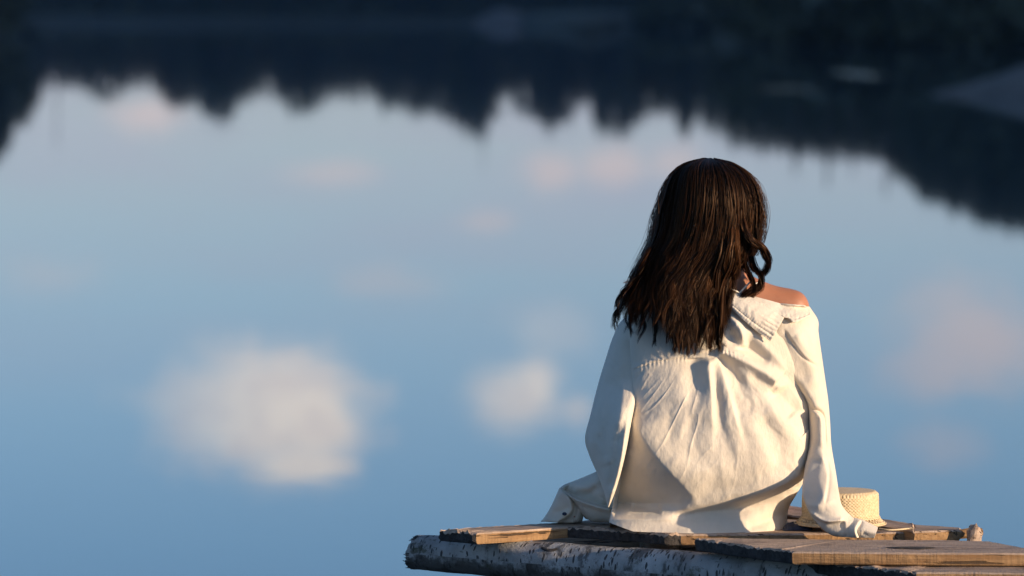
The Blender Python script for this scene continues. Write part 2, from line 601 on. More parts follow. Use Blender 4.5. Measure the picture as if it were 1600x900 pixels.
# sand spit (right) and sandy landing (far shore)
def sand(name, u0, u1, D, hpx, depth, up_right):
    nu, nd = 60, 16
    vs = []
    for j in range(nd):
        q = j / (nd - 1)
        for i in range(nu):
            s = i / (nu - 1)
            x = ((u0 + s * (u1 - u0)) - 800) / FPX * D
            prof = s ** 1.2 if up_right else math.sin(math.pi * s) ** 0.8
            h = hpx / FPX * D * prof * (0.25 + 0.75 * min(1, q * 1.8)) * min(1, q * 5) - 0.12 * (1 - min(1, q * 6)) - 0.05 * (s < 0.02)
            yy = D + (q - 0.1) * depth * (0.3 + 0.7 * prof) + 0.5 * math.sin(s * 9)
            vs.append((x, yy, h + 0.05 * float(vnoise(np.array([x * 0.9, yy * 0.9])))))
    b = mesh_obj(name, vs, grid_faces(nd, nu), M_SAND)
    b['kind'] = 'structure'


sand('sand_spit', 1462, 1720, 101.0, 62, 9.0, True)
sand('sand_landing', 738, 838, 612.0, 24, 14.0, False)


# ------------------------------------------------------------------ trees
def leaf_quads(c, size, n_out=None):
    """random leaf-clump quads at centres c (N,3)"""
    n = len(c)
    a = rng.normal(size=(n, 3))
    a /= np.linalg.norm(a, axis=1)[:, None]
    b = rng.normal(size=(n, 3))
    b -= (a * b).sum(1)[:, None] * a
    b /= np.linalg.norm(b, axis=1)[:, None]
    s = size * rng.uniform(0.6, 1.3, (n, 1))
    v = np.stack([c - a * s, c + b * s * 0.6, c + a * s, c - b * s * 0.6], 1).reshape(-1, 3)
    return v, np.arange(4 * n).reshape(-1, 4)


def tube(path, radii, sides=8):
    path = np.asarray(path, float)
    radii = np.asarray(radii, float)
    t = np.gradient(path, axis=0)
    t /= np.linalg.norm(t, axis=1)[:, None] + 1e-9
    ref = np.array([0.31, 0.77, 0.55])
    n = np.cross(t, ref)
    n /= np.linalg.norm(n, axis=1)[:, None]
    b = np.cross(t, n)
    a = np.linspace(0, 2 * np.pi, sides, endpoint=False)
    v = path[:, None] + radii[:, None, None] * (np.cos(a)[None, :, None] * n[:, None] + np.sin(a)[None, :, None] * b[:, None])
    return v.reshape(-1, 3), grid_faces(len(path), sides, True)


def join(parts):
    vs, fs, k = [], [], 0
    for v, f in parts:
        vs.append(v)
        fs.append(np.asarray(f) + k)
        k += len(v)
    return np.concatenate(vs), np.concatenate(fs)


def conifer_mesh(seed):
    """unit-height spruce: trunk tube with limbs, crown of needle clumps in whorls"""
    r = np.random.default_rng(seed)
    parts = [tube([(0, 0, 0), (0.004, 0, 0.4), (-0.003, 0.003, 0.75), (0, 0, 1.0)], [0.014, 0.011, 0.006, 0.0015], 7)]
    cs = []
    z = 0.10
    while z < 0.99:
        L = 0.155 * (1 - z) ** 0.8 * r.uniform(0.75, 1.15) + 0.012
        for k in range(6):
            a = r.uniform(0, 6.28)
            tip = np.array([math.cos(a) * L, math.sin(a) * L, z - L * r.uniform(0.15, 0.5)])
            parts.append(tube([(0, 0, z), tip * 0.6 + np.array([0, 0, z]) * 0.4, tip], [0.003, 0.002, 0.0008], 4))
            q = r.uniform(0.15, 1, 16)[:, None]
            cs.append(np.array([0, 0, z]) + q * (tip - np.array([0, 0, z])) + r.normal(0, 0.012, (16, 3)))
        z += r.uniform(0.022, 0.04)
    return join(parts), leaf_quads(np.concatenate(cs), 0.020)


def broad_mesh(seed):
    """unit-height broadleaf: forked trunk and uneven leafy crown"""
    r = np.random.default_rng(seed)
    parts = [tube([(0, 0, 0), (0.01, 0, 0.25), (0.0, 0.01, 0.55), (0.01, 0, 0.85)], [0.022, 0.017, 0.011, 0.004], 7)]
    cs = []
    for k in range(15):
        z0 = r.uniform(0.22, 0.7)
        a = r.uniform(0, 6.28)
        R = 0.21 * math.sin(min(1, (z0 + 0.1)) * 2.6) * r.uniform(0.6, 1.1)
        tip = np.array([math.cos(a) * R, math.sin(a) * R, min(0.95, z0 + r.uniform(0.10, 0.28))])
        parts.append(tube([(0, 0, z0), tip * 0.5 + np.array([0, 0, z0 + 0.05]) * 0.5, tip], [0.008, 0.005, 0.002], 5))
        n = 75
        p = r.normal(size=(n, 3))
        p /= np.linalg.norm(p, axis=1)[:, None]
        p *= r.uniform(0.3, 1, (n, 1)) ** 0.4 * np.array([0.085, 0.085, 0.075]) * r.uniform(0.7, 1.2)
        cs.append(tip + p)
    n = 120
    p = r.normal(size=(n, 3)) * np.array([0.05, 0.05, 0.05]) + np.array([0, 0, 0.9])
    cs.append(p)
    return join(parts), leaf_quads(np.concatenate(cs), 0.026)


def proto(mk, seed, leafmat):
    (tv, tf), (cv, cf) = mk(seed)
    def me(nm, v, f, mat):
        o_ = mesh_obj(nm, v, f, mat, smooth=False)
        m_ = o_.data
        bpy.data.objects.remove(o_)
        return m_
    return me('trunk', tv, tf, M_TRUNK), me('crown', cv, cf, leafmat)


CONIF = [proto(conifer_mesh, 100 + k, M_CONIFER) for k in range(4)]
BROAD = [proto(broad_mesh, 200 + k, M_BROAD) for k in range(4)]


def plant_tree(kind, x, y, z, H, wide, label, group):
    tm, cm = random.choice(CONIF if kind == 'conifer' else BROAD)
    root = thing('conifer_tree' if kind == 'conifer' else 'broadleaf_tree', label, 'tree', (x, y, z), group)
    root.rotation_euler = (0, 0, random.uniform(0, 6.28))
    root.scale = (H * wide, H * wide, H)
    for nm, me in (('trunk', tm), ('crown', cm)):
        o_ = bpy.data.objects.new(nm, me)
        COL.objects.link(o_)
        o_.parent = root
    return root


SKY_U = [-700, -300, -60, 0, 12, 24, 50, 85, 110, 150, 165, 180, 210, 258, 275, 300, 320, 345, 360, 372, 400, 430, 450, 475, 495, 510, 590, 600, 620, 650, 680, 710, 750,
         762, 775, 807, 824, 857, 886, 908, 925, 936, 976, 1015, 1037, 1071, 1088, 1110, 1133, 1150, 1206, 1262, 1318, 1375, 1409, 1431, 1459, 1498, 1543, 1577, 1600, 1680, 2000]
SKY_V = [330, 290, 262, 250, 236, 178, 162, 134, 137, 147, 160, 150, 142, 140, 172, 168, 172, 197, 190, 160, 150, 155, 170, 180, 170, 156, 156, 176, 166, 182, 172, 196, 214,
         200, 156, 152, 182, 208, 191, 157, 163, 208, 208, 180, 180, 208, 186, 192, 214, 230, 236, 242, 248, 248, 270, 298, 320, 332, 349, 354, 362, 385, 400]


def shore_dist(u):
    """distance at which the wood stands in direction u"""
    return float(np.interp(u, [-700, -60, 16, 22, 60, 990, 1000, 1128, 1136, 1400, 1480, 1700], [300, 325, 325, 640, 650, 648, 470, 455, 262, 250, 236, 225]))


LAB = {('conifer', 0): 'dark spruce in the wood on the far shore, mirrored in the lake',
       ('broadleaf', 0): 'dark leafy tree in the wood on the far shore, mirrored in the lake',
       ('conifer', 1): 'tall dark spruce on the right bank behind the sand spit, mirrored in the lake',
       ('broadleaf', 1): 'dark leafy tree on the right bank behind the sand spit, mirrored in the lake'}
GRP = {('conifer', 0): 'spruces on the far shore', ('broadleaf', 0): 'leafy trees on the far shore',
       ('conifer', 1): 'spruces on the right bank', ('broadleaf', 1): 'leafy trees on the right bank'}


def skyline_tree(u, v, D, kind, wide):
    x = (u - 800) / FPX * D
    H = (v - HORIZON) / FPX * D - CAM_Z
    zone = 1 if u > 1132 else 0
    return plant_tree(kind, x, D, 0.5, H - 0.5, wide, LAB[kind, zone], GRP[kind, zone])


u = -420.0
while u < 1900:
    v = float(np.interp(u, SKY_U, SKY_V)) + random.uniform(-4, 3)
    D = shore_dist(u)
    kind = 'conifer' if random.random() < 0.72 else 'broadleaf'
    skyline_tree(u, v, D * random.uniform(0.995, 1.02), kind, random.uniform(0.8, 1.15) * (1.1 if kind == 'conifer' else 1.0))
    u += random.uniform(9, 15) * (1.0 if -40 < u < 1650 else 2.2)
# second row, lower and denser
u = -420.0
while u < 1900:
    v = float(np.interp(u, SKY_U, SKY_V))
    D = shore_dist(u) * 1.03
    k = random.uniform(0.66, 0.86)
    skyline_tree(u, HORIZON + (v - HORIZON) * k + 6, D, 'broadleaf' if random.random() < 0.6 else 'conifer', random.uniform(1.2, 1.6))
    u += random.uniform(13, 20) * (1.0 if -40 < u < 1650 else 2.0)
# thin tall snags standing above the wood
for u, v in ((755, 262), (92, 232), (1240, 268), (1290, 290), (1382, 305), (1330, 270)):
    D = shore_dist(u)
    x = (u - 800) / FPX * D
    H = (v - HORIZON) / FPX * D - CAM_Z - 0.5
    root = thing('bare_tree', 'thin bare dead tree rising above the wood', 'tree', (x, D * 0.995, 0.5), 'bare dead trees')
    pr = [tube([(0, 0, 0), (0.05, 0, H * 0.5), (0, 0.03, H)], [0.16, 0.11, 0.04], 6)]
    tv, tf = join(pr)
    tk = mesh_obj('trunk', tv, tf, M_TRUNK)
    tk.parent = root
    brs = [tube([(0, 0, H * q), (math.cos(a) * L, math.sin(a) * L, H * q + 0.5 * L)], [0.04, 0.01], 4)
           for q, a, L in [(random.uniform(0.5, 0.95), random.uniform(0, 6.28), random.uniform(0.4, 1.0)) for _ in range(9)]]
    bv, bf = join(brs)
    br = mesh_obj('branches', bv, bf, M_TRUNK)
    br.parent = root

# shrubs and undergrowth along the water: one mass
cs = []
for u in np.arange(-430, 1910, 1.4):
    v = float(np.interp(u, SKY_U, SKY_V))
    D = shore_dist(u)
    H = ((v - HORIZON) / FPX * D - CAM_Z) * 0.62
    n = 22
    xx = (u + rng.uniform(-6, 6, n) - 800) / FPX * D
    hh = rng.uniform(0, 1, n) ** 0.8 * H
    yy = D * 1.012 + rng.uniform(-3, 9, n) - np.where(hh < 2.0, rng.uniform(0, 1, n) * 12, 0)
    cs.append(np.stack([xx, yy, hh + 0.4], -1))
cs = np.concatenate(cs)
ug_v, ug_f = leaf_quads(cs, 0.75)
under = mesh_obj('undergrowth', ug_v, ug_f, M_BROAD, smooth=False)
under['kind'] = 'stuff'
under['label'] = 'dark mass of shrubs and undergrowth along the far bank'
under['category'] = 'undergrowth'

# ------------------------------------------------------------------ dock
dock = thing('wooden_dock', 'old rickety dock of weathered boards on a white birch log', 'dock', tuple(PZ(1150, 850, DECK)))


def plank(name, top_px, z, thick, jitter=1.0, side_flags=None, label=None, zslope=None, seed=0):
    """board: outline of its top face given in photo pixels on height z; edges roughened, two rows of side faces"""
    r = np.random.default_rng(seed)
    pts, flags = [], []
    n = len(top_px)
    P = [PZ(p[0], p[1], z if zslope is None else zslope(p[0])) for p in top_px]
    for i in range(n):
        a, b = P[i], P[(i + 1) % n]
        L = np.linalg.norm(b - a)
        k = max(1, int(L / 0.007))
        for j in range(k):
            q = a + (b - a) * j / k
            if j > 0:
                e_ = 1.0 if side_flags[i] == 'end' else 0.15
                nz = 0.0030 * jitter * e_ * float(fbm(q[:2] * 40 + seed * 7.1, seed, 3))
                nd = np.array([-(b - a)[1], (b - a)[0], 0]) / L
                q = q + nd * nz + np.array([r.normal(0, 0.0004), r.normal(0, 0.0004), 0]) * e_
            pts.append(q)
            flags.append(side_flags[i])
    pts = np.array(pts)
    m = len(pts)
    cen = pts.mean(0)
    rows = []
    # rounded upper arris, sides, lower edge
    for dz, ins, jit in ((0, 0.004, 0), (-0.0035, 0.0, 0.0006), (-thick * 0.35, 0.0, 0.0016), (-thick * 0.7, 0.0, 0.0016), (-thick + 0.003, 0.001, 0.0012), (-thick, 0.005, 0)):
        q = pts.copy()
        d = cen - q
        d[:, 2] = 0
        d /= np.linalg.norm(d, axis=1)[:, None]
        e = np.array([1.5 if f == 'end' else 0.2 for f in flags])
        q += d * (ins + (0.5 * r.normal(0, 1, m) + 1.2 * fbm(np.stack([pts[:, 0] * 60, pts[:, 1] * 60, np.full(m, dz * 90)], -1), seed + 3, 2)) * jit * e * jitter)[:, None]
        q[:, 2] += dz + (r.normal(0, 0.0012, m) * jitter * e if dz == 0 or dz == -0.0035 else 0)
        rows.append(q)
    verts = np.concatenate(rows)
    faces, mats = [], []
    for k in range(len(rows) - 1):
        for i in range(m):
            j = (i + 1) % m
            faces.append((k * m + i, k * m + j, (k + 1) * m + j, (k + 1) * m + i))
            mats.append({'end': 2, 'side': 1, 'top': 0}[flags[i]] if k > 0 else 0)
    faces.append(tuple(range(m))[::-1])
    mats.append(0)
    faces.append(tuple((len(rows) - 1) * m + i for i in range(m)))
    mats.append(0)
    # local frame: x along the longest side
    Ls = [np.linalg.norm(P[(i + 1) % n] - P[i]) for i in range(n)]
    i = int(np.argmax(Ls))
    d = P[(i + 1) % n] - P[i]
    th = math.atan2(d[1], d[0])
    R = Matrix.Translation(cen) @ Matrix.Rotation(th, 4, 'Z')
    Ri = np.array(R.inverted())
    loc = verts @ Ri[:3, :3].T + Ri[:3, 3]
    ob = mesh_obj(name, loc, faces, None, smooth=False)
    for mm in (M_WOOD, M_WOODSIDE, M_END):
        ob.data.materials.append(mm)
    ob.data.polygons.foreach_set('material_index', np.array(mats, np.int32))
    bm = bmesh.new()
    bm.from_mesh(ob.data)
    bmesh.ops.recalc_face_normals(bm, faces=bm.faces)
    bm.to_mesh(ob.data)
    bm.free()
    ob.matrix_world = R
    ob.parent = dock
    ob.matrix_parent_inverse = dock.matrix_world.inverted()
    if label:
        ob['label'] = label
    return ob


E, SD = 'end', 'side'
plank('plank', [(686, 828), (715, 830.5), (744, 833), (800, 829.5), (886, 823.5), (1060, 812), (1060, 804), (930, 812), (850, 818), (760, 823)], DECK, 0.026,
      1.6, [E, E, SD, SD, SD, E, SD, SD, SD, SD], 'short board with a shaded dark ragged end and sunlit orange edge', seed=1)
plank('plank', [(882, 823), (940, 827), (1000, 831), (1040, 835.5), (1064, 835), (1180, 834.5), (1300, 833.5), (1400, 831.5), (1502, 828), (1500, 824), (1400, 818), (1100, 806), (960, 814)], DECK, 0.025,
      1.2, [E, E, E, E, SD, SD, SD, SD, E, SD, SD, SD, SD], 'wide board under the seated person', seed=2)
plank('plank', [(1086, 841), (1140, 849), (1200, 857.5), (1238, 862), (1310, 862.8), (1400, 863.8), (1500, 864.4), (1600, 864.6), (1720, 865), (1720, 860), (1600, 856), (1548, 846), (1480, 844), (1300, 843), (1130, 841)], DECK + 0.003, 0.028,
      1.0, [E, E, E, SD, SD, SD, SD, SD, E, SD, SD, SD, SD, SD, SD], 'long pointed board with a knot hole', seed=3)
plank('plank', [(1258, 872), (1300, 880), (1345, 886), (1432, 894), (1520, 894.5), (1720, 897), (1720, 884), (1600, 881), (1470, 876), (1340, 869), (1290, 868)], DECK - 0.028, 0.030,
      1.2, [E, E, E, SD, SD, E, SD, SD, SD, SD, E], 'low front board with a bark edge', seed=4)
plank('plank', [(1180, 793), (1240, 806), (1428, 829), (1428, 818), (1300, 800), (1240, 791), (1180, 784)], DECK + 0.006, 0.03,
      1.6, [SD, SD, E, SD, SD, SD, E], 'split board end lying behind the hat', seed=5)

# knot hole: a dark splintered patch painting the hollow's shade on the long board
kc = PZ(1425, 856, DECK + 0.0045)
kv = [(kc[0] + 0.052 * math.cos(a) * (1 + 0.25 * math.sin(3 * a)), kc[1] + 0.020 * math.sin(a) * (1 + 0.4 * math.cos(5 * a)), kc[2]) for a in np.linspace(0, 6.283, 28, endpoint=False)]
kv += [(kc[0] + 0.04 * math.cos(a), kc[1] + 0.012 * math.sin(a), kc[2] + 0.002) for a in np.linspace(0, 6.283, 28, endpoint=False)]
kn = mesh_obj('knot', kv, [(i, (i + 1) % 28, 28 + (i + 1) % 28, 28 + i) for i in range(28)] + [tuple(range(28, 56))], M_END, dock)

# birch log under the boards
LA = PZ(649, 835, DECK - 0.026)
LA[2] = DECK - 0.027 - 0.040
LB = PZ(1300, 874, DECK - 0.030)
LB[2] = DECK - 0.031 - 0.056
dirL = LB - LA
LB = LA + dirL * 2.2
Llen = float(np.linalg.norm(LB - LA))
ax = (LB - LA) / Llen
NL, NS = 420, 72
tt = np.linspace(0, 1, NL)
th = np.linspace(0, 2 * np.pi, NS + 1)
rr0 = 0.0405 + 0.034 * tt
LV = np.zeros((NL, NS + 1, 3))
UVs = np.zeros((NL, NS + 1, 2))
UND = np.zeros((NL, NS + 1))
bump = fbm(np.stack(np.meshgrid(tt * Llen * 9, np.zeros(1), indexing='ij'), -1), 3)[:, 0]
for i in range(NL):
    x = tt[i] * Llen
    nz = fbm(np.stack([np.full(NS + 1, x * 12), 2.2 * np.cos(th), 2.2 * np.sin(th)], -1), 5, 4)
    rr = rr0[i] * (1 + 0.035 * nz + 0.03 * bump[i])
    # branch scar swelling
    ds = (x - (0.245 * 1.0)) / 0.035
    up = np.cos(th - math.radians(70))
    rr = rr + 0.012 * np.exp(-ds * ds) * np.clip(up, 0, 1) ** 4
    ex = x
    if i == 0:
        ex = 0.006 * fbm(np.stack([6 * np.cos(th), 6 * np.sin(th), 0 * th], -1), 9) + 0.010 * np.sin(th)
    LV[i, :, 0] = ex
    LV[i, :, 1] = -rr * np.cos(th)      # th = 0 faces the camera, th = 90 deg is up
    LV[i, :, 2] = rr * np.sin(th)
    UVs[i, :, 0] = x
    UVs[i, :, 1] = th * 0.05
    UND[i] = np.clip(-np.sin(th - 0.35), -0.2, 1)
thz = math.atan2(ax[1], ax[0])
thy = -math.asin(ax[2])
LM = Matrix.Translation(LA) @ Matrix.Rotation(thz, 4, 'Z') @ Matrix.Rotation(thy, 4, 'Y')
fc = grid_faces(NL, NS + 1)
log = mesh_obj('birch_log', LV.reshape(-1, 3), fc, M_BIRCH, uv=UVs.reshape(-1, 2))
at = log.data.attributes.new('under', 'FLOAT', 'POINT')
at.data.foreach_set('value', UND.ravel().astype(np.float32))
log.matrix_world = LM
log.parent = dock
log.matrix_parent_inverse = dock.matrix_world.inverted()
log['label'] = 'white birch log with dark flecks and moss'
ce = [tuple(LV[0, j] + np.array([0.004, 0, 0])) for j in range(NS)] + [(0.012, 0, 0)]
cut = mesh_obj('cut_end', ce, [(j, (j + 1) % NS, NS) for j in range(NS)], M_END)
cut.parent = log
# torn bark strips at the cut end
fr = []
for k in range(26):
    a = random.uniform(0, 6.28)
    p = LV[0, int(a / 6.283 * NS)]
    L = random.uniform(0.002, 0.009)
    fr.append(tube([p + np.array([0.01, 0, 0]), p, p + np.array([-L, random.uniform(-.003, .003), random.uniform(-.004, .003)])], [0.0016, 0.0014, 0.0006], 4))
fv, ff = join(fr)
frg = mesh_obj('torn_bark', fv, ff, M_END)
frg.parent = log
frg['kind'] = 'stuff'
# sawn-off branch stub lying on top of the log
bx = (PZ(888, 846, DECK - 0.03) - LA)
sx = float(bx @ ax)
sv, sf = [], []
for k, (rk, hk) in enumerate(((0.026, -0.012), (0.024, 0.0), (0.020, 0.006), (0.014, 0.007), (0.004, 0.003))):
    for j in range(24):
        a = 2 * math.pi * j / 24
        sv.append((sx + 0.03 * math.cos(a) * rk / 0.02 * 0.9, -0.018 + rk * 0.8 * math.sin(a) - hk * 0.8, 0.034 + rk * 0.35 * math.sin(a) + hk))
for k in range(4):
    for j in range(24):
        sf.append((k * 24 + j, k * 24 + (j + 1) % 24, (k + 1) * 24 + (j + 1) % 24, (k + 1) * 24 + j))
sf.append(tuple(range(96, 120)))
st = mesh_obj('branch_scar', sv, sf, M_END)
st.parent = log

# peg through the end of the wide board, piles in the water
pg = PZ(1521, 843, DECK - 0.02)
pv, pf = tube([(0, 0, -0.06), (0.0, 0, 0.0), (0.002, 0.002, 0.018), (0.004, 0.0, 0.028)], [0.016, 0.016, 0.017, 0.015], 14)
pv = np.concatenate([pv, [[0.004, 0, 0.03]]])
pfl = [tuple(f) for f in pf] + [(3 * 14 + j, 3 * 14 + (j + 1) % 14, len(pv) - 1) for j in range(14)]
pv[:, :2] += 0.0016 * rng.normal(size=(len(pv), 2))
pv[-15:, 2] += 0.004 * rng.normal(size=15)
peg = mesh_obj('peg', pv + pg, pfl, M_WOOD, dock, smooth=False)
rv, rf = tube([PZ(1497, 835, DECK - 0.012), PZ(1515, 833, DECK - 0.01), PZ(1534, 831, DECK - 0.008)], [0.011, 0.012, 0.009], 9)
rfl = [tuple(f) for f in rf] + [tuple(range(9))[::-1], tuple(range(18, 27))]
mesh_obj('cross_bar', rv, rfl, M_WOODSIDE, dock, smooth=False)
for (x, y) in ((0.35, 12.05), (0.80, 12.05), (1.42, 11.4), (2.1, 11.6)):
    zt = DECK - 0.032
    v_, f_ = tube([(x, y, -2.0), (x + 0.01, y, -0.2), (x, y, zt)], [0.06, 0.055, 0.05], 14)
    mesh_obj('post', v_, [tuple(f) for f in f_] + [tuple(range(28, 42))], M_WOOD, dock)
# back rail under the boards, from post to post
v_, f_ = tube([(0.05, 12.10, DECK - 0.075), (0.5, 12.07, DECK - 0.075), (0.95, 12.04, DECK - 0.075)], [0.04, 0.042, 0.045], 16)
mesh_obj('support_pole', v_, f_, M_WOOD, dock)

# ------------------------------------------------------------------ straw hat
HC = PZ(1313, 817, DECK + 0.014)
PXM = FPX / HC[1]
hat = thing('straw_hat', 'pale woven straw hat with flat crown on the boards beside the sleeve', 'hat', tuple(HC))


def lathe(prof, ns, rowfn=None):
    a = np.linspace(0, 2 * np.pi, ns, endpoint=False)
    rows = []
    for k, (r, z) in enumerate(prof):
        rr = r + (rowfn(k, a) if rowfn else 0)
        rows.append(np.stack([rr * np.cos(a), rr * np.sin(a), np.full(ns, z)], -1))
    return np.concatenate(rows), grid_faces(len(prof), ns, True)


RC = 60.5 / PXM
HH = 0.076
prof = []
NR = 17
for k in range(NR * 5 + 1):
    q = k / (NR * 5)
    prof.append((RC * (1.0 - 0.015 * q), q * (HH - 0.012)))
for q in np.linspace(0.1, 1, 9):
    a = q * math.pi / 2
    prof.append((RC * 0.985 - 0.012 * (1 - math.cos(a)), HH - 0.012 + 0.012 * math.sin(a)))
for q in np.linspace(0.95, 0.02, 60):
    prof.append(((RC * 0.985 - 0.012) * q, HH + 0.0015 * (1 - q)))


def weave(k, a):
    row = k / 5.0
    return 0.0009 * (abs(math.sin(math.pi * row)) - 0.5) + 0.0008 * np.sign(np.sin(a * 66 + (int(row) % 2) * math.pi)) * abs(math.sin(math.pi * row))


hv, hf = lathe(prof, 528, weave)
mesh_obj('crown', hv + HC, hf, M_STRAW, hat)
# narrow brim under the openwork band
RB = 72 / PXM
bp = []
for k in range(24):
    q = k / 23
    bp.append((RC - 0.004 + (RB - RC + 0.004) * q, 0.001 * abs(math.sin(math.pi * k / 4)) - 0.003 * q))
bv, bf = lathe(bp, 200)
br = mesh_obj('brim', bv + HC, bf, M_STRAW, hat)
sm = br.modifiers.new('thick', 'SOLIDIFY')
sm.thickness = 0.003
cp = [np.array(PZ(u_, v_, DECK + z_)) for u_, v_, z_ in ((1374, 826, 0.012), (1388, 828, 0.010), (1404, 827.5, 0.010), (1418, 826, 0.010), (1427, 826, 0.010))]
v_, f_ = tube(smooth_interp(np.linspace(0, 4, 30), np.arange(5), np.array(cp)), [0.0022] * 30, 6)
mesh_obj('cord', v_, f_, M_STRAW, hat)
# openwork band of slanted straps between crown and brim
straps = []
NSR = 56
for k in range(NSR):
    a0 = 2 * math.pi * k / NSR
    for da in (0.075, -0.055):
        p = []
        for q in np.linspace(0, 1, 5):
            a = a0 + da * q
            r = RC + 0.001 + 0.0105 * q ** 1.3
            p.append((HC[0] + r * math.cos(a), HC[1] + r * math.sin(a), HC[2] + 0.014 - 0.012 * q))
        straps.append(tube(p, [0.0016] * 5, 5))
for r, z in ((RC + 0.001, 0.0145), (RC + 0.0115, 0.003)):
    p = [(HC[0] + r * math.cos(a), HC[1] + r * math.sin(a), HC[2] + z) for a in np.linspace(0, 2 * np.pi, 121)]
    straps.append(tube(p, [0.0022] * 121, 6))
sv, sf = join(straps)
mesh_obj('lace_band', sv, sf, M_STRAW, hat)

# small dark lump under the near side of the hat
cc = PZ(1250, 829, DECK + 0.002)
cl = thing('dark_lump', 'small dark navy lump under the rim of the straw hat', 'cloth', tuple(cc))
gx, gy = np.meshgrid(np.linspace(-1, 1, 40), np.linspace(-1, 1, 40))
hz = 0.013 * np.clip(1 - gx ** 4, 0, 1) * np.clip(1 - gy ** 4, 0, 1) * (1 + 0.35 * fbm(np.stack([gx * 2.5, gy * 2.5], -1), 77, 3))
cvx = np.stack([cc[0] + 0.034 * gx + 0.006 * fbm(np.stack([gy, gx * 0], -1), 5), cc[1] + 0.05 + 0.05 * gy, cc[2] + hz], -1)
mesh_obj('cloth', cvx.reshape(-1, 3), grid_faces(40, 40), M_DENIM, cl)

# ------------------------------------------------------------------ person
YT = 11.86             # depth of the torso's middle
person = thing('person', 'person with long dark hair in an off-shoulder cream shirt, sitting with back turned', 'person', tuple(PZ(1110, 820, DECK)))


def P3(u, v, y):
    return PY(np.float64(u), np.float64(v), np.float64(y))


# --- body: closed tubes and ellipsoids fused into one surface
def closed_tube(path, radii, sides=20):
    path = [np.asarray(p, float) for p in path]
    # round caps
    def cap(p, d, r):
        d = d / np.linalg.norm(d)
        return [(p + d * r * s, r * c_) for s, c_ in ((0.95, 0.3), (0.7, 0.71), (0.35, 0.94))]
    c0 = cap(path[0], path[0] - path[1], radii[0])
    c1 = cap(path[-1], path[-1] - path[-2], radii[-1])[::-1]
    n = max(8, len(path) * 6)
    s = np.linspace(0, len(path) - 1, n)
    pp = smooth_interp(s, np.arange(len(path)), np.array(path))
    rr_ = smooth_interp(s, np.arange(len(path)), np.array(radii))
    allp = [x[0] for x in c0] + list(pp) + [x[0] for x in c1]
    allr = [x[1] for x in c0] + list(rr_) + [x[1] for x in c1]
    v, f = tube(allp, allr, sides)
    k = len(v)
    v = np.concatenate([v, [path[0] + (path[0] - path[1]) / np.linalg.norm(path[0] - path[1]) * radii[0]], [path[-1] + (path[-1] - path[-2]) / np.linalg.norm(path[-1] - path[-2]) * radii[-1]]])
    f = [tuple(x) for x in f]
    f += [((j + 1) % sides, j, k) for j in range(sides)]
    b = (len(allp) - 1) * sides
    f += [(b + j, b + (j + 1) % sides, k + 1) for j in range(sides)]
    return v, f


def ellipsoid(c_, r, n=20, rot=None):
    v = [(0, 0, -1)]
    for i in range(1, n):
        a = -math.pi / 2 + math.pi * i / n
        for j in range(2 * n):
            b = math.pi * j / n
            v.append((math.cos(a) * math.cos(b), math.cos(a) * math.sin(b), math.sin(a)))
    v.append((0, 0, 1))
    v = np.array(v) * np.array(r)
    if rot is not None:
        v = v @ np.array(rot).T
    f = []
    m = 2 * n
    for j in range(m):
        f.append((0, 1 + (j + 1) % m, 1 + j))
        for i in range(n - 2):
            a = 1 + i * m
            f.append((a + j, a + (j + 1) % m, a + m + (j + 1) % m, a + m + j))
        f.append((1 + (n - 2) * m + j, 1 + (n - 2) * m + (j + 1) % m, len(v) - 1))
    return v + np.asarray(c_), f


bits = []
YB = YT - 0.005
# torso, pelvis
pel = P3(1105, 768, YB + 0.02)
che = P3(1112, 560, YB + 0.02)
bits.append(ellipsoid(P3(1100, 775, YB + 0.03), (0.165, 0.10, 0.095)))
bits.append(ellipsoid(P3(1108, 690, YB + 0.03), (0.13, 0.085, 0.12)))
bits.append(ellipsoid(P3(1116, 570, YB + 0.02), (0.145, 0.09, 0.15)))
SR = P3(1236, 480, YB + 0.0)
SL = P3(1012, 505, YB + 0.0)
NK = P3(1136, 432, YB - 0.005)
HD = P3(1115, 345, YB + 0.0)
bits.append(closed_tube([P3(1140, 455, YB), P3(1195, 473, YB), SR], [0.055, 0.046, 0.0425]))
bits.append(closed_tube([P3(1120, 455, YB), P3(1060, 485, YB), SL], [0.055, 0.046, 0.0425]))
bits.append(closed_tube([P3(1130, 510, YB + 0.01), P3(1136, 450, YB), P3(1132, 400, YB + 0.005)], [0.07, 0.052, 0.050]))
# head: skull, jaw, nose, brow, lips, ears (face looks away across the lake)
yaw = Matrix.Rotation(math.radians(-18), 3, 'Z')
def hp(x, y, z):
    return HD + np.array(yaw @ Vector((x, y, z)))
bits.append(ellipsoid(hp(0, 0.005, 0.035), (0.074, 0.092, 0.085), rot=yaw))
bits.append(ellipsoid(hp(0, 0.035, -0.035), (0.058, 0.062, 0.080), rot=yaw))
bits.append(closed_tube([hp(0, 0.094, 0.012), hp(0, 0.112, -0.022)], [0.007, 0.012], 12))
bits.append(ellipsoid(hp(0, 0.092, -0.055), (0.022, 0.010, 0.008), rot=yaw))
bits.append(ellipsoid(hp(0, 0.088, -0.095), (0.018, 0.014, 0.014), rot=yaw))
for sgn in (-1, 1):
    bits.append(ellipsoid(hp(sgn * 0.030, 0.084, 0.030), (0.024, 0.011, 0.008), rot=yaw))
    bits.append(ellipsoid(hp(sgn * 0.075, 0.0, -0.005), (0.010, 0.020, 0.031), rot=yaw))
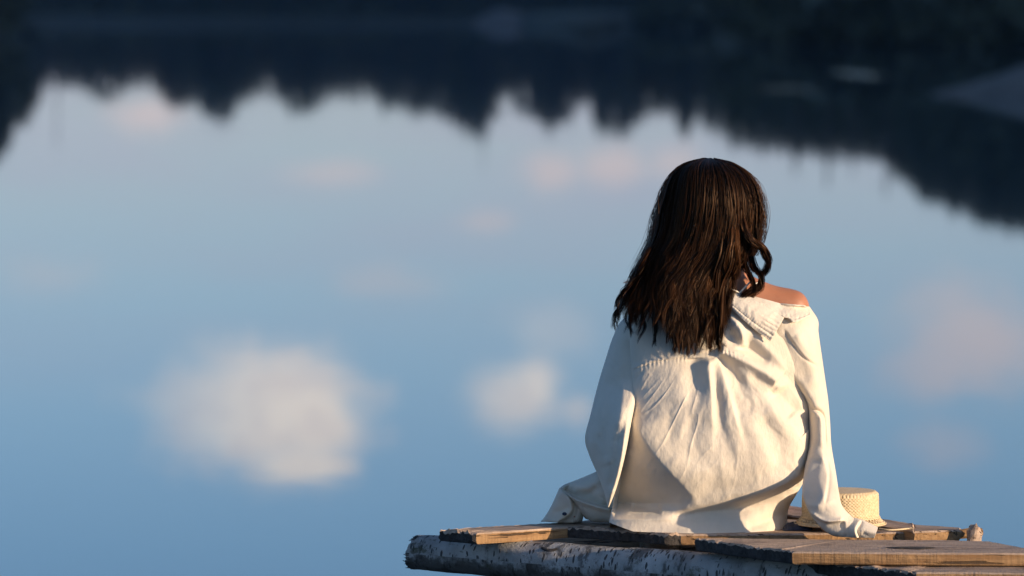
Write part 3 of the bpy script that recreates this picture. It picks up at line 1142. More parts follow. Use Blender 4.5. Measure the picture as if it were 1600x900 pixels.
# arms
EL_R = P3(1278, 640, YB - 0.025)
WR_R = P3(1288, 780, YB - 0.212)
EL_L = P3(958, 700, YB + 0.01)
WR_L = P3(942, 780, YB + 0.085)
bits.append(closed_tube([SR, (SR + EL_R) / 2 + np.array([-0.004, 0.01, 0]), EL_R], [0.043, 0.033, 0.022]))
bits.append(closed_tube([EL_R, P3(1283, 705, YB - 0.075), WR_R], [0.021, 0.019, 0.015]))
bits.append(closed_tube([SL, (SL + EL_L) / 2, EL_L], [0.042, 0.034, 0.027]))
bits.append(closed_tube([EL_L, (EL_L + WR_L) / 2, WR_L], [0.026, 0.021, 0.016]))
# hands lie on the boards inside the cuffs
for wr, out in ((WR_R, 1), (WR_L, -1)):
    zt = DECK + 0.012
    palm = np.array([wr[0] + out * 0.014, wr[1] - 0.005, zt + 0.012])
    bits.append(closed_tube([wr, palm + np.array([-out * 0.01, 0, 0.004]), palm + np.array([out * 0.02, 0, -0.004])], [0.015, 0.017, 0.013]))
    for k, (dy, L) in enumerate(((-0.016, 0.034), (-0.005, 0.040), (0.006, 0.038), (0.016, 0.031))):
        b0 = palm + np.array([out * 0.018, dy * 0.7, 0])
        bits.append(closed_tube([b0, b0 + np.array([out * L * 0.55, dy * 0.35, 0.006]), b0 + np.array([out * L, dy * 0.5, -0.006])], [0.0075, 0.007, 0.006], 10))
    t0 = palm + np.array([-out * 0.008, -out * 0.016, 0])
    bits.append(closed_tube([t0, t0 + np.array([out * 0.014, -out * 0.012, 0.0]), t0 + np.array([out * 0.03, -out * 0.016, -0.004])], [0.009, 0.008, 0.007], 10))
# legs hang over the front edge
for sgn in (-1, 1):
    hip = pel + np.array([sgn * 0.085, 0.04, -0.02])
    knee = np.array([pel[0] + sgn * 0.11, pel[1] + 0.47, DECK + 0.07])
    ank = np.array([pel[0] + sgn * 0.10, pel[1] + 0.50, DECK - 0.34])
    toe = ank + np.array([sgn * 0.02, 0.15, -0.06])
    bits.append(closed_tube([hip, (hip + knee) / 2, knee], [0.082, 0.072, 0.053]))
    bits.append(closed_tube([knee, knee * 0.62 + ank * 0.38 + np.array([0, -0.02, 0]), ank], [0.052, 0.050, 0.032]))
    bits.append(closed_tube([ank + np.array([0, -0.02, -0.03]), ank + np.array([0, 0.05, -0.045]), toe], [0.032, 0.034, 0.022]))
bv, bfaces, kk = [], [], 0
for v, f in bits:
    bv.append(v)
    bfaces += [tuple(int(i) + kk for i in x) for x in f]
    kk += len(v)
tmp = mesh_obj('tmp', np.concatenate(bv), bfaces)
rm = tmp.modifiers.new('r', 'REMESH')
rm.mode = 'VOXEL'
rm.voxel_size = 0.0055
sm = tmp.modifiers.new('s', 'SMOOTH')
sm.factor = 0.5
sm.iterations = 9
bpy.context.view_layer.update()
dg = bpy.context.evaluated_depsgraph_get()
me = bpy.data.meshes.new_from_object(tmp.evaluated_get(dg))
bpy.data.objects.remove(tmp)
me.name = 'body'
me.polygons.foreach_set('use_smooth', np.ones(len(me.polygons), bool))
me.materials.clear()
me.materials.append(M_SKIN)
body = bpy.data.objects.new('body', me)
COL.objects.link(body)
body.parent = person
body.matrix_parent_inverse = person.matrix_world.inverted()

# --- folds: strokes over the cloth, given where the photo shows them
def seg_dist(U, Vv, pts):
    """signed distance (px) to a polyline, and position along it 0..1"""
    best = np.full(U.shape, 1e9)
    sd_ = np.zeros(U.shape)
    tt_ = np.zeros(U.shape)
    pts = np.asarray(pts, float)
    L = np.concatenate([[0], np.cumsum(np.hypot(*np.diff(pts, axis=0).T))])
    for i in range(len(pts) - 1):
        ax_, ay_ = pts[i]
        dx, dy = pts[i + 1] - pts[i]
        l2 = dx * dx + dy * dy
        t = np.clip(((U - ax_) * dx + (Vv - ay_) * dy) / l2, 0, 1)
        ex, ey = U - ax_ - t * dx, Vv - ay_ - t * dy
        d = np.hypot(ex, ey)
        m = d < best
        cr = dx * ey - dy * ex           # > 0: to the right of travel as seen in the picture... (y down)
        best = np.where(m, d, best)
        sd_ = np.where(m, np.where(cr >= 0, d, -d), sd_)
        tt_ = np.where(m, (L[i] + t * math.sqrt(l2)) / L[-1], tt_)
    return sd_, tt_


def dense(pts, n=24):
    pts = np.asarray(pts, float)
    if len(pts) < 3:
        return pts
    return smooth_interp(np.linspace(0, len(pts) - 1, n), np.arange(len(pts)), pts)


def fold(U, Vv, pts, amp, wl, wr, mode='ridge', ends=(0.15, 0.15)):
    """displacement towards the viewer in metres; wl / wr = widths (px) left / right of the stroke as it travels"""
    s, t = seg_dist(U, Vv, dense(pts))
    env = np.ones_like(t)
    if ends[0] > 0:
        env *= np.clip(t / ends[0], 0, 1)
    if ends[1] > 0:
        env *= np.clip((1 - t) / ends[1], 0, 1)
    env = env * env * (3 - 2 * env)
    # s > 0 lies to the right-hand side of travel in image space (y down)
    if mode == 'ridge':
        ww = np.where(s > 0, wr, wl)
        return amp * env * np.exp(-(s / ww) ** 2)
    # step: raised on the right side of travel, sunk on the left
    return amp * env * np.where(s > 0, np.exp(-(s / wr) ** 2), -np.exp(-(s / wl) ** 2)) * np.tanh(np.abs(s) / 1.6)


shirt = None

# torso of the shirt
TV = [446, 458, 470, 490, 520, 560, 600, 640, 680, 710, 740, 770, 795, 815, 836]
TL = [1078, 1040, 1012, 990, 984, 984, 985, 984, 974, 968, 963, 960, 956, 952, 954]
TR = [1160, 1200, 1228, 1248, 1256, 1262, 1265, 1267, 1268, 1267, 1262, 1246, 1232, 1230, 1233]
TB = [0.055, 0.075, 0.092, 0.108, 0.120, 0.134, 0.148, 0.160, 0.170, 0.174, 0.170, 0.146, 0.120, 0.126, 0.138]
NR_, NB, NF = 430, 640, 90
ph = np.concatenate([np.linspace(-0.06 * np.pi, 1.06 * np.pi, NB), np.linspace(1.06 * np.pi, 1.94 * np.pi, NF + 2)[1:-1]])
tt = np.linspace(0, 1, NR_)
cph, sph = np.cos(ph), np.sin(ph)
vtop = np.where(sph > 0, 447 + 34 * np.abs(cph) ** 1.5, 481 + 25 * np.abs(sph))
vbot = np.where(sph > 0, 833.5 - 5 * np.clip(-cph, 0, 1) ** 1.5 - 12 * np.clip(-cph - 0.72, 0, 1) / 0.28, 826)
VV = vtop[None, :] + (vbot - vtop)[None, :] * tt[:, None]
Lq = smooth_interp(VV, TV, TL)
Rq = smooth_interp(VV, TV, TR)
Bq = smooth_interp(VV, TV, TB)
sgp = lambda x, e: np.sign(x) * np.abs(x) ** e
UU = (Lq + Rq) / 2 + (Rq - Lq) / 2 * sgp(cph, 0.92)[None, :]
YY = YT - Bq * np.where(sph[None, :] > 0, np.abs(sph)[None, :] ** np.where(cph[None, :] < 0, 0.25, 0.56 + 0.40 * np.clip((VV - 765) / 35, 0, 1)), sgp(sph, 0.8)[None, :] * 0.95)
facing = np.clip(sph[None, :] * 3.0, 0, 1) * np.ones_like(UU)

d = np.zeros_like(UU)
F_ = lambda *a, **k: fold(UU, VV, *a, **k)
# main left edge of the blouse: the cloth turns away to the left of this line
sA, tA = seg_dist(UU, VV, dense([(1000, 505), (992, 560), (986, 640), (1010, 690), (1045, 735), (1098, 790)]))
low = np.clip((VV - 640) / 60, 0, 1)
d += np.where(sA > 0, -np.minimum(sA, 90) * 0.00105 * low * (1 - np.exp(-np.abs(sA) / 14)), 0) * np.clip((812 - VV) / 26, 0, 1) * (1 - np.clip((tA - 0.80) / 0.2, 0, 1) ** 2 * (3 - 2 * np.clip((tA - 0.80) / 0.2, 0, 1)))
d += F_([(990, 650), (1012, 692), (1050, 738), (1096, 786)], 0.012, 34, 10)
# pleats radiating from the yoke
d += F_([(1106, 556), (1109, 600), (1112, 660), (1112, 720)], 0.0110, 6, 24, ends=(0.06, 0.6))
d -= F_([(1086, 558), (1088, 590), (1096, 640)], 0.0110, 17, 15, ends=(0.05, 0.5))
d += F_([(1119, 556), (1135, 605), (1150, 660), (1166, 720)], 0.0110, 5, 26, ends=(0.06, 0.6))
d -= F_([(1117, 566), (1122, 620), (1128, 690)], 0.0065, 8, 8, ends=(0.08, 0.5))
d += F_([(1122, 548), (1160, 562), (1195, 580), (1217, 596)], 0.018, 12, 9, ends=(0.08, 0.04))
d -= F_([(1120, 556), (1140, 578), (1162, 606), (1178, 620)], 0.014, 10, 12, ends=(0.10, 0.4))
d -= F_([(1165, 586), (1195, 600), (1215, 612)], 0.007, 8, 12, ends=(0.3, 0.2))
d += F_([(1060, 565), (1055, 610), (1042, 660), (1030, 700)], 0.004, 16, 22, ends=(0.15, 0.5))
# folds by the collar
d += F_([(1136, 490), (1155, 512), (1160, 530), (1163, 545)], 0.013, 6, 9, ends=(0.2, 0.1))
d += F_([(1140, 500), (1170, 520), (1210, 560), (1240, 600)], 0.010, 9, 16, ends=(0.1, 0.3))
d -= F_([(1158, 528), (1180, 548), (1210, 575), (1240, 600), (1268, 640)], 0.016, 16, 14, ends=(0.1, 0.25))
d -= F_([(1136, 515), (1152, 535), (1175, 552), (1205, 566)], 0.008, 9, 9)
d -= F_([(1216, 606), (1240, 640), (1268, 668)], 0.022, 16, 16, ends=(0.12, 0.02))
# rim of the blouse at the right
d += F_([(1206, 612), (1228, 645), (1252, 668), (1260, 700), (1256, 740)], 0.012, 11, 22, ends=(0.2, 0.1))
# hollow across the middle back, drag lines
d -= F_([(1190, 650), (1212, 690), (1225, 730)], 0.006, 14, 16)
d += F_([(1160, 640), (1185, 690), (1205, 735)], 0.005, 14, 14)
d -= F_([(1125, 660), (1140, 710), (1160, 750)], 0.0035, 12, 12)
d -= F_([(1204, 606), (1216, 626), (1240, 652)], 0.012, 12, 9)
d += F_([(1072, 610), (1062, 680), (1066, 740)], 0.0035, 14, 18)
d -= F_([(1052, 620), (1048, 670), (1060, 720)], 0.003, 12, 10)
# overhang at the waist: blouse falls over, cloth tucks in and spreads on the boards
d += F_([(1040, 800), (1090, 792), (1150, 782), (1210, 762), (1262, 736)], 0.016, 16, 6, ends=(0.2, 0.05))
d -= F_([(1030, 812), (1090, 802), (1150, 796), (1210, 780), (1256, 756)], 0.014, 8, 12, ends=(0.2, 0.05))
d += F_([(1150, 812), (1190, 796), (1232, 772)], 0.004, 9, 16, ends=(0.3, 0.1))
d -= F_([(1165, 826), (1200, 812), (1228, 800)], 0.006, 8, 8)
d += F_([(960, 800), (1000, 800), (1040, 806), (1080, 806)], 0.010, 9, 8, ends=(0.2, 0.4))
d -= F_([(985, 790), (1010, 796), (1035, 796)], 0.010, 9, 6)
d += F_([(985, 700), (984, 740), (975, 780)], 0.006, 10, 16)
# hem flare
d += 0.012 * np.clip((VV - 816) / 18, 0, 1) ** 1.5 * (0.6 + 0.4 * np.sin(UU / 21.0))
# yoke seam and puckers
sY, tY = seg_dist(UU, VV, dense([(985, 580), (1020, 567), (1060, 560), (1100, 551), (1124, 547), (1160, 556)]))
d += 0.0022 * np.exp(-((sY + 3) / 3.0) ** 2) - 0.0016 * np.exp(-(sY / 1.4) ** 2)
pk = 0.8 * np.sin(UU * 2 * np.pi / 6.3 + 2.0 * vnoise(np.stack([UU / 20, VV / 30], -1), 2)) * np.exp(-((sY - 1) / 6.0) ** 2) * (0.5 + 0.5 * vnoise(np.stack([UU / 14, VV / 60], -1), 4))
d += 0.0008 * pk
# long drag wrinkles and crumple
ang_ = (UU - 1110) / np.maximum(VV - 470, 40)
drag = fbm(np.stack([ang_ * 7 + 0.4 * vnoise(np.stack([UU / 30, VV / 30], -1), 8), VV / 75], -1), 21, 3, 0.55)
d += 0.0016 * drag * np.clip((VV - 560) / 60, 0, 1)
rdg = 1 - np.abs(vnoise(np.stack([ang_ * 9 + VV / 90, VV / 55 + ang_ * 2], -1), 91))
d += 0.0016 * rdg ** 6 * np.clip((VV - 570) / 60, 0, 1) * np.clip(0.6 + vnoise(np.stack([UU / 60, VV / 60], -1), 92), 0, 1)
d += 0.0007 * fbm(np.stack([UU / 13 + VV / 40, VV / 17 - UU / 50], -1), 31, 3)
YY = YY - d * facing
TP = PY(UU, VV, YY)
shirt = mesh_obj('shirt', TP.reshape(-1, 3), grid_faces(NR_, len(ph), True), M_FABRIC, person)
shirt['label'] = 'loose cream cotton shirt slipped off one shoulder'


def sleeve(stations, nring, nside, folds, seed, parent=shirt, name='sleeve', crumple=0.0012, shear=(0.0, 0.0)):
    """cloth tube: stations = (left px, right px, depth, half thickness)"""
    A = np.array([[*s[0], *s[1], s[2], s[3]] for s in stations], float)
    s_ = np.linspace(0, len(A) - 1, nring)
    A = smooth_interp(s_, np.arange(len(A)), A)
    a = np.linspace(0, 2 * np.pi, nside, endpoint=False)
    Uc = (A[:, 0] + A[:, 2])[:, None] / 2 + (A[:, 2] - A[:, 0])[:, None] / 2 * np.cos(a)[None, :]
    Vc = (A[:, 1] + A[:, 3])[:, None] / 2 + (A[:, 3] - A[:, 1])[:, None] / 2 * np.cos(a)[None, :]
    sn = np.sign(np.sin(a)) * np.abs(np.sin(a)) ** 0.8
    Yc = A[:, 4][:, None] - A[:, 5][:, None] * sn[None, :] - (shear[0] + (shear[1] - shear[0]) * np.clip(np.linspace(0, 1.6, nring), 0, 1))[:, None] * (A[:, 2] - A[:, 0])[:, None] / 1360.0 * np.cos(a)[None, :]
    fac = np.clip(np.sin(a)[None, :] * 3, 0, 1) * np.ones_like(Uc)
    dd = np.zeros_like(Uc)
    for f in folds:
        dd += fold(Uc, Vc, *f[0], **f[1])
    dd += crumple * fbm(np.stack([Uc / 16 + seed, Vc / 26], -1), seed, 4, 0.55)
    Yc = Yc - dd * fac
    P = PY(Uc, Vc, Yc)
    P[..., 2] = np.maximum(P[..., 2], DECK + 0.004)
    ob = mesh_obj(name, P.reshape(-1, 3), grid_faces(nring, nside, True), M_FABRIC, parent)
    return ob, P


f = lambda *a, **k: (a, k)
# right sleeve: from the slipped shoulder down to the cuff on the boards
slR, PR_ = sleeve([
    ((1176, 474), (1265, 479), YT - 0.005, 0.062),
    ((1168, 492), (1278, 500), YT - 0.012, 0.080),
    ((1176, 520), (1279, 520), YT - 0.018, 0.086),
    ((1196, 552), (1284, 555), YT - 0.020, 0.082),
    ((1222, 582), (1289, 590), YT - 0.024, 0.074),
    ((1248, 612), (1294, 625), YT - 0.030, 0.064),
    ((1262, 640), (1297, 660), YT - 0.040, 0.056),
    ((1264, 690), (1299, 695), YT - 0.070, 0.048),
    ((1257, 735), (1306, 738), YT - 0.128, 0.042),
    ((1254, 772), (1311, 770), YT - 0.210, 0.038),
    ((1268, 806), (1316, 790), YT - 0.246, 0.035),
    ((1292, 832), (1330, 806), YT - 0.250, 0.033),
    ((1316, 841), (1340, 812), YT - 0.252, 0.030),
    ((1336, 843), (1350, 818), YT - 0.250, 0.026)], 420, 260, [
    # free edge of the sleeve lying over the back
    f([(1262, 640), (1284, 650), (1288, 690), (1294, 705)], 0.014, 5, 14, mode='step', ends=(0.2, 0.25)),
    f([(1200, 560), (1237, 590), (1262, 618), (1284, 650)], 0.008, 10, 8),
    f([(1215, 520), (1245, 555), (1262, 600)], -0.005, 14, 14),
    f([(1230, 510), (1262, 560), (1280, 610)], 0.005, 12, 12),
    f([(1245, 520), (1258, 545), (1275, 560)], 0.004, 8, 8),
    f([(1285, 715), (1268, 750), (1262, 790)], -0.010, 12, 10),
    f([(1290, 700), (1278, 745), (1284, 775), (1270, 802)], 0.010, 9, 14),
    f([(1302, 735), (1292, 760), (1300, 790)], 0.004, 9, 9),
    f([(1262, 800), (1288, 816), (1322, 814)], -0.012, 5, 12, mode='step', ends=(0.15, 0.15)),
    f([(1284, 700), (1294, 740), (1288, 790)], 0.006, 5, 12, mode='step', ends=(0.2, 0.2)),
    f([(1278, 822), (1300, 814), (1318, 816)], 0.005, 8, 8),
    f([(1290, 720), (1296, 760), (1290, 800)], 0.003, 10, 10),
    # armhole seam
    f([(1222, 512), (1240, 540), (1256, 560), (1283, 575)], -0.0022, 2, 2),
    f([(1226, 510), (1244, 538), (1260, 557), (1284, 570)], 0.0016, 2.5, 2.5),
], 41, crumple=0.0007)

cfR, PCR_ = sleeve([
    ((1316, 841), (1336, 809), YT - 0.246, 0.034),
    ((1330, 844), (1348, 812), YT - 0.250, 0.036),
    ((1348, 845.5), (1360, 818), YT - 0.253, 0.036),
    ((1364, 846), (1372, 824), YT - 0.256, 0.035)], 110, 180, [
    f([(1322, 826), (1345, 829), (1368, 834)], 0.0035, 9, 9, ends=(0.1, 0.0)),
    f([(1322, 812), (1319, 826), (1322, 842)], -0.0016, 2, 2, ends=(0.0, 0.0)),
    f([(1346, 812), (1338, 828), (1343, 845)], 0.007, 5, 9, mode='step', ends=(0.1, 0.1)),
    f([(1345, 832), (1356, 837), (1368, 838)], -0.004, 4, 5, ends=(0.2, 0.0)),
], 59, name='cuff', crumple=0.0002)
# left sleeve: upper part hangs as a bag, forearm goes out to the cuff
slL, PL_ = sleeve([
    ((1004, 480), (1040, 492), YT + 0.02, 0.055),
    ((972, 500), (1020, 512), YT + 0.02, 0.078),
    ((958, 526), (1006, 534), YT + 0.02, 0.086),
    ((946, 562), (1006, 566), YT + 0.012, 0.088),
    ((934, 602), (1000, 606), YT - 0.002, 0.086),
    ((922, 650), (989, 648), YT - 0.050, 0.088),
    ((914, 685), (981, 692), YT - 0.06, 0.086),
    ((921, 712), (973, 728), YT - 0.07, 0.074),
    ((934, 742), (964, 760), YT - 0.08, 0.056),
    ((944, 770), (956, 782), YT - 0.09, 0.036),
    ((949, 789), (951, 793), YT - 0.098, 0.012)], 340, 240, [
    f([(968, 540), (960, 600), (958, 650), (953, 700), (950, 780)], 0.004, 12, 14),
    f([(985, 530), (978, 590), (972, 640)], -0.004, 10, 10),
    f([(950, 570), (940, 630), (932, 690)], 0.005, 9, 10),
    f([(984, 646), (976, 690), (968, 735), (952, 788)], 0.007, 8, 5),
    f([(966, 660), (962, 710), (954, 770)], -0.007, 8, 8),
    f([(962, 580), (952, 640), (944, 700), (944, 750)], -0.008, 9, 12),
    f([(950, 600), (938, 650), (928, 700)], 0.006, 8, 10),
    f([(975, 590), (970, 640), (962, 690)], 0.006, 8, 8),
    f([(916, 690), (935, 700), (950, 730)], 0.006, 8, 10),
    f([(945, 560), (956, 563), (966, 575)], -0.002, 2, 2),
    f([(922, 655), (940, 675), (946, 720)], -0.004, 10, 10),
], 43, shear=(0.5, 1.5))
sl2, P2_ = sleeve([
    ((962, 724), (968, 818), YT + 0.04, 0.05),
    ((940, 733), (948, 816), YT + 0.05, 0.055),
    ((920, 742), (926, 815), YT + 0.06, 0.052),
    ((898, 751), (912, 806), YT + 0.065, 0.044),
    ((882, 757), (898, 790), YT + 0.07, 0.030),
    ((875, 762), (884, 772), YT + 0.07, 0.012)], 220, 200, [
    f([(878, 764), (893, 774), (912, 783), (950, 794)], 0.022, 14, 5, mode='step', ends=(0.1, 0.0)),
    f([(878, 764), (893, 774), (912, 783), (950, 794)], -0.006, 4, 3, ends=(0.1, 0.1)),
    f([(940, 745), (920, 760), (895, 764)], 0.006, 8, 8),
    f([(936, 760), (918, 772), (896, 770)], -0.006, 6, 6),
    f([(935, 800), (938, 790), (945, 780)], 0.006, 8, 8),
], 47)
# left cuff hanging from the fold and flaring on the boards
cfL, PC_ = sleeve([
    ((874, 762), (903, 778), YT + 0.055, 0.016),
    ((868, 776), (911, 788), YT + 0.060, 0.026),
    ((860, 793), (912, 799), YT + 0.070, 0.034),
    ((852, 806), (911, 810), YT + 0.085, 0.040),
    ((845, 815), (908, 819), YT + 0.100, 0.044)], 140, 200, [
    f([(874, 763), (888, 774), (895, 788), (892, 803), (872, 818)], 0.012, 9, 10, mode='step', ends=(0.1, 0.0)),
    f([(905, 784), (904, 800), (898, 818)], 0.006, 6, 6),
    f([(900, 785), (900, 803), (893, 816)], -0.005, 4, 4),
    f([(862, 800), (880, 798), (892, 790)], -0.003, 5, 5),
    f([(849, 811), (862, 814), (876, 816)], 0.003, 3, 3),
], 53, name='cuff', crumple=0.0008)
for ob in (cfL, cfR):
    sdm = ob.modifiers.new('thick', 'SOLIDIFY')
    sdm.thickness = 0.0014
    sdm.offset = -1

# --- sheets that lie on the cloth: collar, lapel
def bvh_of(objs):
    vs, fs, k = [], [], 0
    for o_ in objs:
        n = len(o_.data.vertices)
        co = np.zeros(n * 3)
        o_.data.vertices.foreach_get('co', co)
        co = co.reshape(-1, 3)
        vs += [tuple(p) for p in co]
        fs += [tuple(i + k for i in p.vertices) for p in o_.data.polygons]
        k += n
    return BVHTree.FromPolygons(vs, fs)


for o_ in (shirt, slR):
    pass
bvh = bvh_of([shirt, slR])
camv = Vector((0, 0, CAM_Z))


def surf_y(u, v, default):
    d_ = Vector(ray(u, v)).normalized()
    hit = bvh.ray_cast(camv, d_)
    return hit[0].y if hit[0] is not None else default


def sheet(name, top, bot, n, m, lift, bulge, mat, parent, thick=0.002, puck=None):
    """sheet between two pixel polylines, lifted off the cloth beneath it"""
    tp = dense(top, n) if len(top) > 2 else np.linspace(top[0], top[1], n)
    bt = dense(bot, n) if len(bot) > 2 else np.linspace(bot[0], bot[1], n)
    Yg = np.zeros((m, n))
    Ug = np.zeros((m, n))
    Vg = np.zeros((m, n))
    for j in range(m):
        q = j / (m - 1)
        for i in range(n):
            Ug[j, i], Vg[j, i] = tp[i] * (1 - q) + bt[i] * q
            Yg[j, i] = surf_y(Ug[j, i], Vg[j, i], np.nan)
    fill = np.nanmedian(Yg)
    Yg = np.where(np.isnan(Yg), fill, Yg)
    for _ in range(14):          # relax so the sheet spans hollows
        p = np.pad(Yg, 1, mode='edge')
        av = (p[:-2, 1:-1] + p[2:, 1:-1] + p[1:-1, :-2] + p[1:-1, 2:]) / 4
        Yg = np.minimum(av, Yg * 0.5 + av * 0.5)
    qq = np.linspace(0, 1, m)[:, None]
    Yg = Yg - lift(qq, np.linspace(0, 1, n)[None, :])
    Yg = Yg - 0.0012 * fbm(np.stack([Ug / 10, Vg / 10], -1), 61, 3)
    if puck is not None:
        Yg = Yg - puck(Ug, Vg, qq, np.linspace(0, 1, n)[None, :])
    P = PY(Ug, Vg, Yg)
    ob = mesh_obj(name, P.reshape(-1, 3), grid_faces(m, n), mat, parent)
    s_ = ob.modifiers.new('thick', 'SOLIDIFY')
    s_.thickness = thick
    s_.offset = 0
    return ob


edge = lambda q, s: 0.0016 * np.exp(-((1 - q) * 14 - 1.6) ** 2) - 0.0011 * np.exp(-(((1 - q) * 14 - 2.6) / 0.5) ** 2)
sheet('collar', [(1122, 447), (1137, 449), (1165, 461), (1192, 474), (1226, 495)], [(1112, 466), (1138, 478), (1162, 500), (1182, 517), (1204, 533)], 130, 60,
      lambda q, s: 0.012 + 0.012 * np.sin(np.pi * np.clip(q, 0, 1)) * (0.5 + 0.5 * s) + 0.004 * q, 0, M_FABRIC, shirt, 0.0026,
      lambda U_, V_, q, s: edge(q, s) + 0.00045 * np.sin(U_ * 1.15 + V_ * 0.9 + 1.5 * vnoise(np.stack([U_ / 9, V_ / 9], -1), 3)) * np.exp(-((1 - q) * 7 - 1.2) ** 2) + 0.0007 * np.sin(V_ * 0.85 - U_ * 0.5) * np.exp(-((1 - s) * 9 - 0.8) ** 2))
sheet('lapel', [(1190, 473), (1215, 474), (1240, 476), (1258, 478), (1264, 481)], [(1226, 496), (1233, 498), (1241, 504), (1254, 499), (1266, 493)], 90, 40,
      lambda q, s: 0.006 + 0.008 * q, 0, M_FABRIC, shirt, 0.0024,
      lambda U_, V_, q, s: edge(q, s) + 0.0005 * np.sin(U_ * 0.9) * np.exp(-((1 - q) * 6 - 1) ** 2))

# cuff button
bc = PY(np.float64(882), np.float64(803), np.float64(YT + 0.030))
v_, f_ = ellipsoid((0, 0, 0), (0.0055, 0.002, 0.0042), 8)
btn = mesh_obj('button', v_ + bc, f_, M_DENIM, shirt)

# thin pale straps of the top on the neck
stp = []
for du in (0, 7):
    stp.append(tube([P3(1154 + du, 459 + du * 0.4, 11.772), P3(1164 + du, 449 + du * 0.4, 11.768), P3(1176 + du, 437 + du * 0.6, 11.775)], [0.0022, 0.0022, 0.0020], 6))
sv_, sf_ = join(stp)
mesh_obj('strap', sv_, sf_, M_FABRIC, person)

# shorts
hv_, hf_ = [], []
sh = []
for sgn in (-1, 1):
    hip = pel + np.array([sgn * 0.085, 0.04, -0.02])
    knee = np.array([pel[0] + sgn * 0.11, pel[1] + 0.47, DECK + 0.07])
    mid = hip * 0.45 + knee * 0.55
    sh.append(tube([hip, hip * 0.7 + mid * 0.3, mid], [0.096, 0.092, 0.088], 28))
v_, f_ = join(sh)
v_[:, 2] = np.maximum(v_[:, 2], DECK + 0.002)
mesh_obj('shorts', v_, f_, M_DENIM, person)

# --- hair: strands in clumps over a dark under-layer
HV = [247, 251, 258, 268, 282, 300, 330, 355, 378, 398, 418, 436, 456, 480, 510, 556]
HL = [1098, 1080, 1064, 1053, 1045, 1039, 1032, 1027, 1020, 1010, 1000, 992, 984, 978, 980, 986]
HR = [1116, 1136, 1152, 1166, 1177, 1184, 1188, 1187, 1182, 1172, 1156, 1144, 1138, 1134, 1130, 1125]
HB = [11.855, 11.825, 11.795, 11.775, 11.760, 11.750, 11.744, 11.744, 11.744, 11.742, 11.738, 11.732, 11.724, 11.714, 11.704, 11.694]   # back surface depth
HFr = [11.870, 11.900, 11.925, 11.945, 11.955, 11.96, 11.96, 11.95, 11.93, 11.90, 11.86, 11.82, 11.79, 11.77, 11.755, 11.745]
TABLE = np.stack([HL, HR, HB, HFr], -1).astype(float)


def hair_pt(phi, v, lay):
    q = smooth_interp(v, HV, TABLE)
    uc, ua = (q[..., 0] + q[..., 1]) / 2, (q[..., 1] - q[..., 0]) / 2
    yc_, ya = (q[..., 2] + q[..., 3]) / 2, (q[..., 3] - q[..., 2]) / 2
    return uc + ua * lay * np.cos(phi), yc_ - ya * lay * np.sin(phi)


K = 20
strands, radii_, tints = [], [], []
NCL = 640
for ci in range(NCL):
    outer = ci < 500
    phc = rng.uniform(-0.10 * np.pi, 1.12 * np.pi)
    lay = rng.uniform(0.90, 1.03) if outer else rng.uniform(0.72, 0.92)
    sfrac = (1 - math.cos(phc)) / 2 if 0 <= phc <= math.pi else (0.0 if phc < 0 else 1.0)     # 0 = right, 1 = left
    tipv = float(np.interp(sfrac, [0, 0.1, 0.35, 0.55, 0.65, 0.78, 0.88, 1.0], [528, 544, 553, 546, 516, 494, 516, 508])) + rng.uniform(0, 1) ** 1.1 * -90 - 6
    startv = 246.5 + (rng.uniform(0, 14) if outer else rng.uniform(5, 60))
    n = int(rng.integers(22, 48))
    wl_, wph, wamp = rng.uniform(60, 110), rng.uniform(0, 6.28), rng.uniform(2.5, 9.0)
    wph2 = rng.uniform(0, 6.28)
    spread = rng.uniform(0.03, 0.12)
    flick = rng.normal(0, 6.0) - 6.0 * (sfrac > 0.8)
    cl_tint = rng.uniform(0.0, 1.0) ** 3.0
    clump_pow = rng.uniform(0.3, 0.9)
    phc_drift = rng.normal(0, 0.10)
    s0 = rng.uniform(-1, 1, n)
    l0 = rng.normal(0, 0.028, n)
    tv = tipv + rng.normal(0, 9, n) - np.abs(rng.normal(0, 10, n))
    t = np.linspace(0, 1, K)
    v = startv + (tv[:, None] - startv) * t[None, :] ** 1.25
    lowq = np.clip((v - 310) / 200, 0, 1)
    narrow = 1 - clump_pow * lowq ** 0.8
    phi = phc + s0[:, None] * spread * narrow + phc_drift * np.sin(t * 3.0)[None, :] + rng.normal(0, 0.02, (n, 1)) * np.sin(t * rng.uniform(2, 5) + 1)[None, :]
    u_, y_ = hair_pt(phi, v, np.clip(lay + l0[:, None] * narrow, 0.5, 1.045))
    wav = wamp * lowq ** 1.1
    u_ = u_ + wav * np.sin(v / wl_ * 6.283 + wph) + flick * lowq ** 3 + rng.normal(0, 1.4, (n, 1)) * lowq + rng.normal(0, 1.2, (n, 1)) * lowq * np.sin(v / rng.uniform(28, 45, (n, 1)) + rng.uniform(0, 6.28, (n, 1)))
    y_ = y_ + 0.0014 * wav * np.cos(v / wl_ * 6.283 + wph2) + rng.normal(0, 0.002, (n, 1))
    strands.append(PY(u_, v, y_))
    radii_.append(np.repeat(rng.uniform(0.00028, 0.00056, (n, 1)), K, 1) * np.clip(1.15 - t ** 3, 0.25, 1)[None, :])
    tints.append(np.repeat(np.clip(cl_tint + rng.normal(0, 0.25, (n, 1)), 0, 1), K, 1) * np.clip(0.55 + 0.6 * t, 0, 1)[None, :])


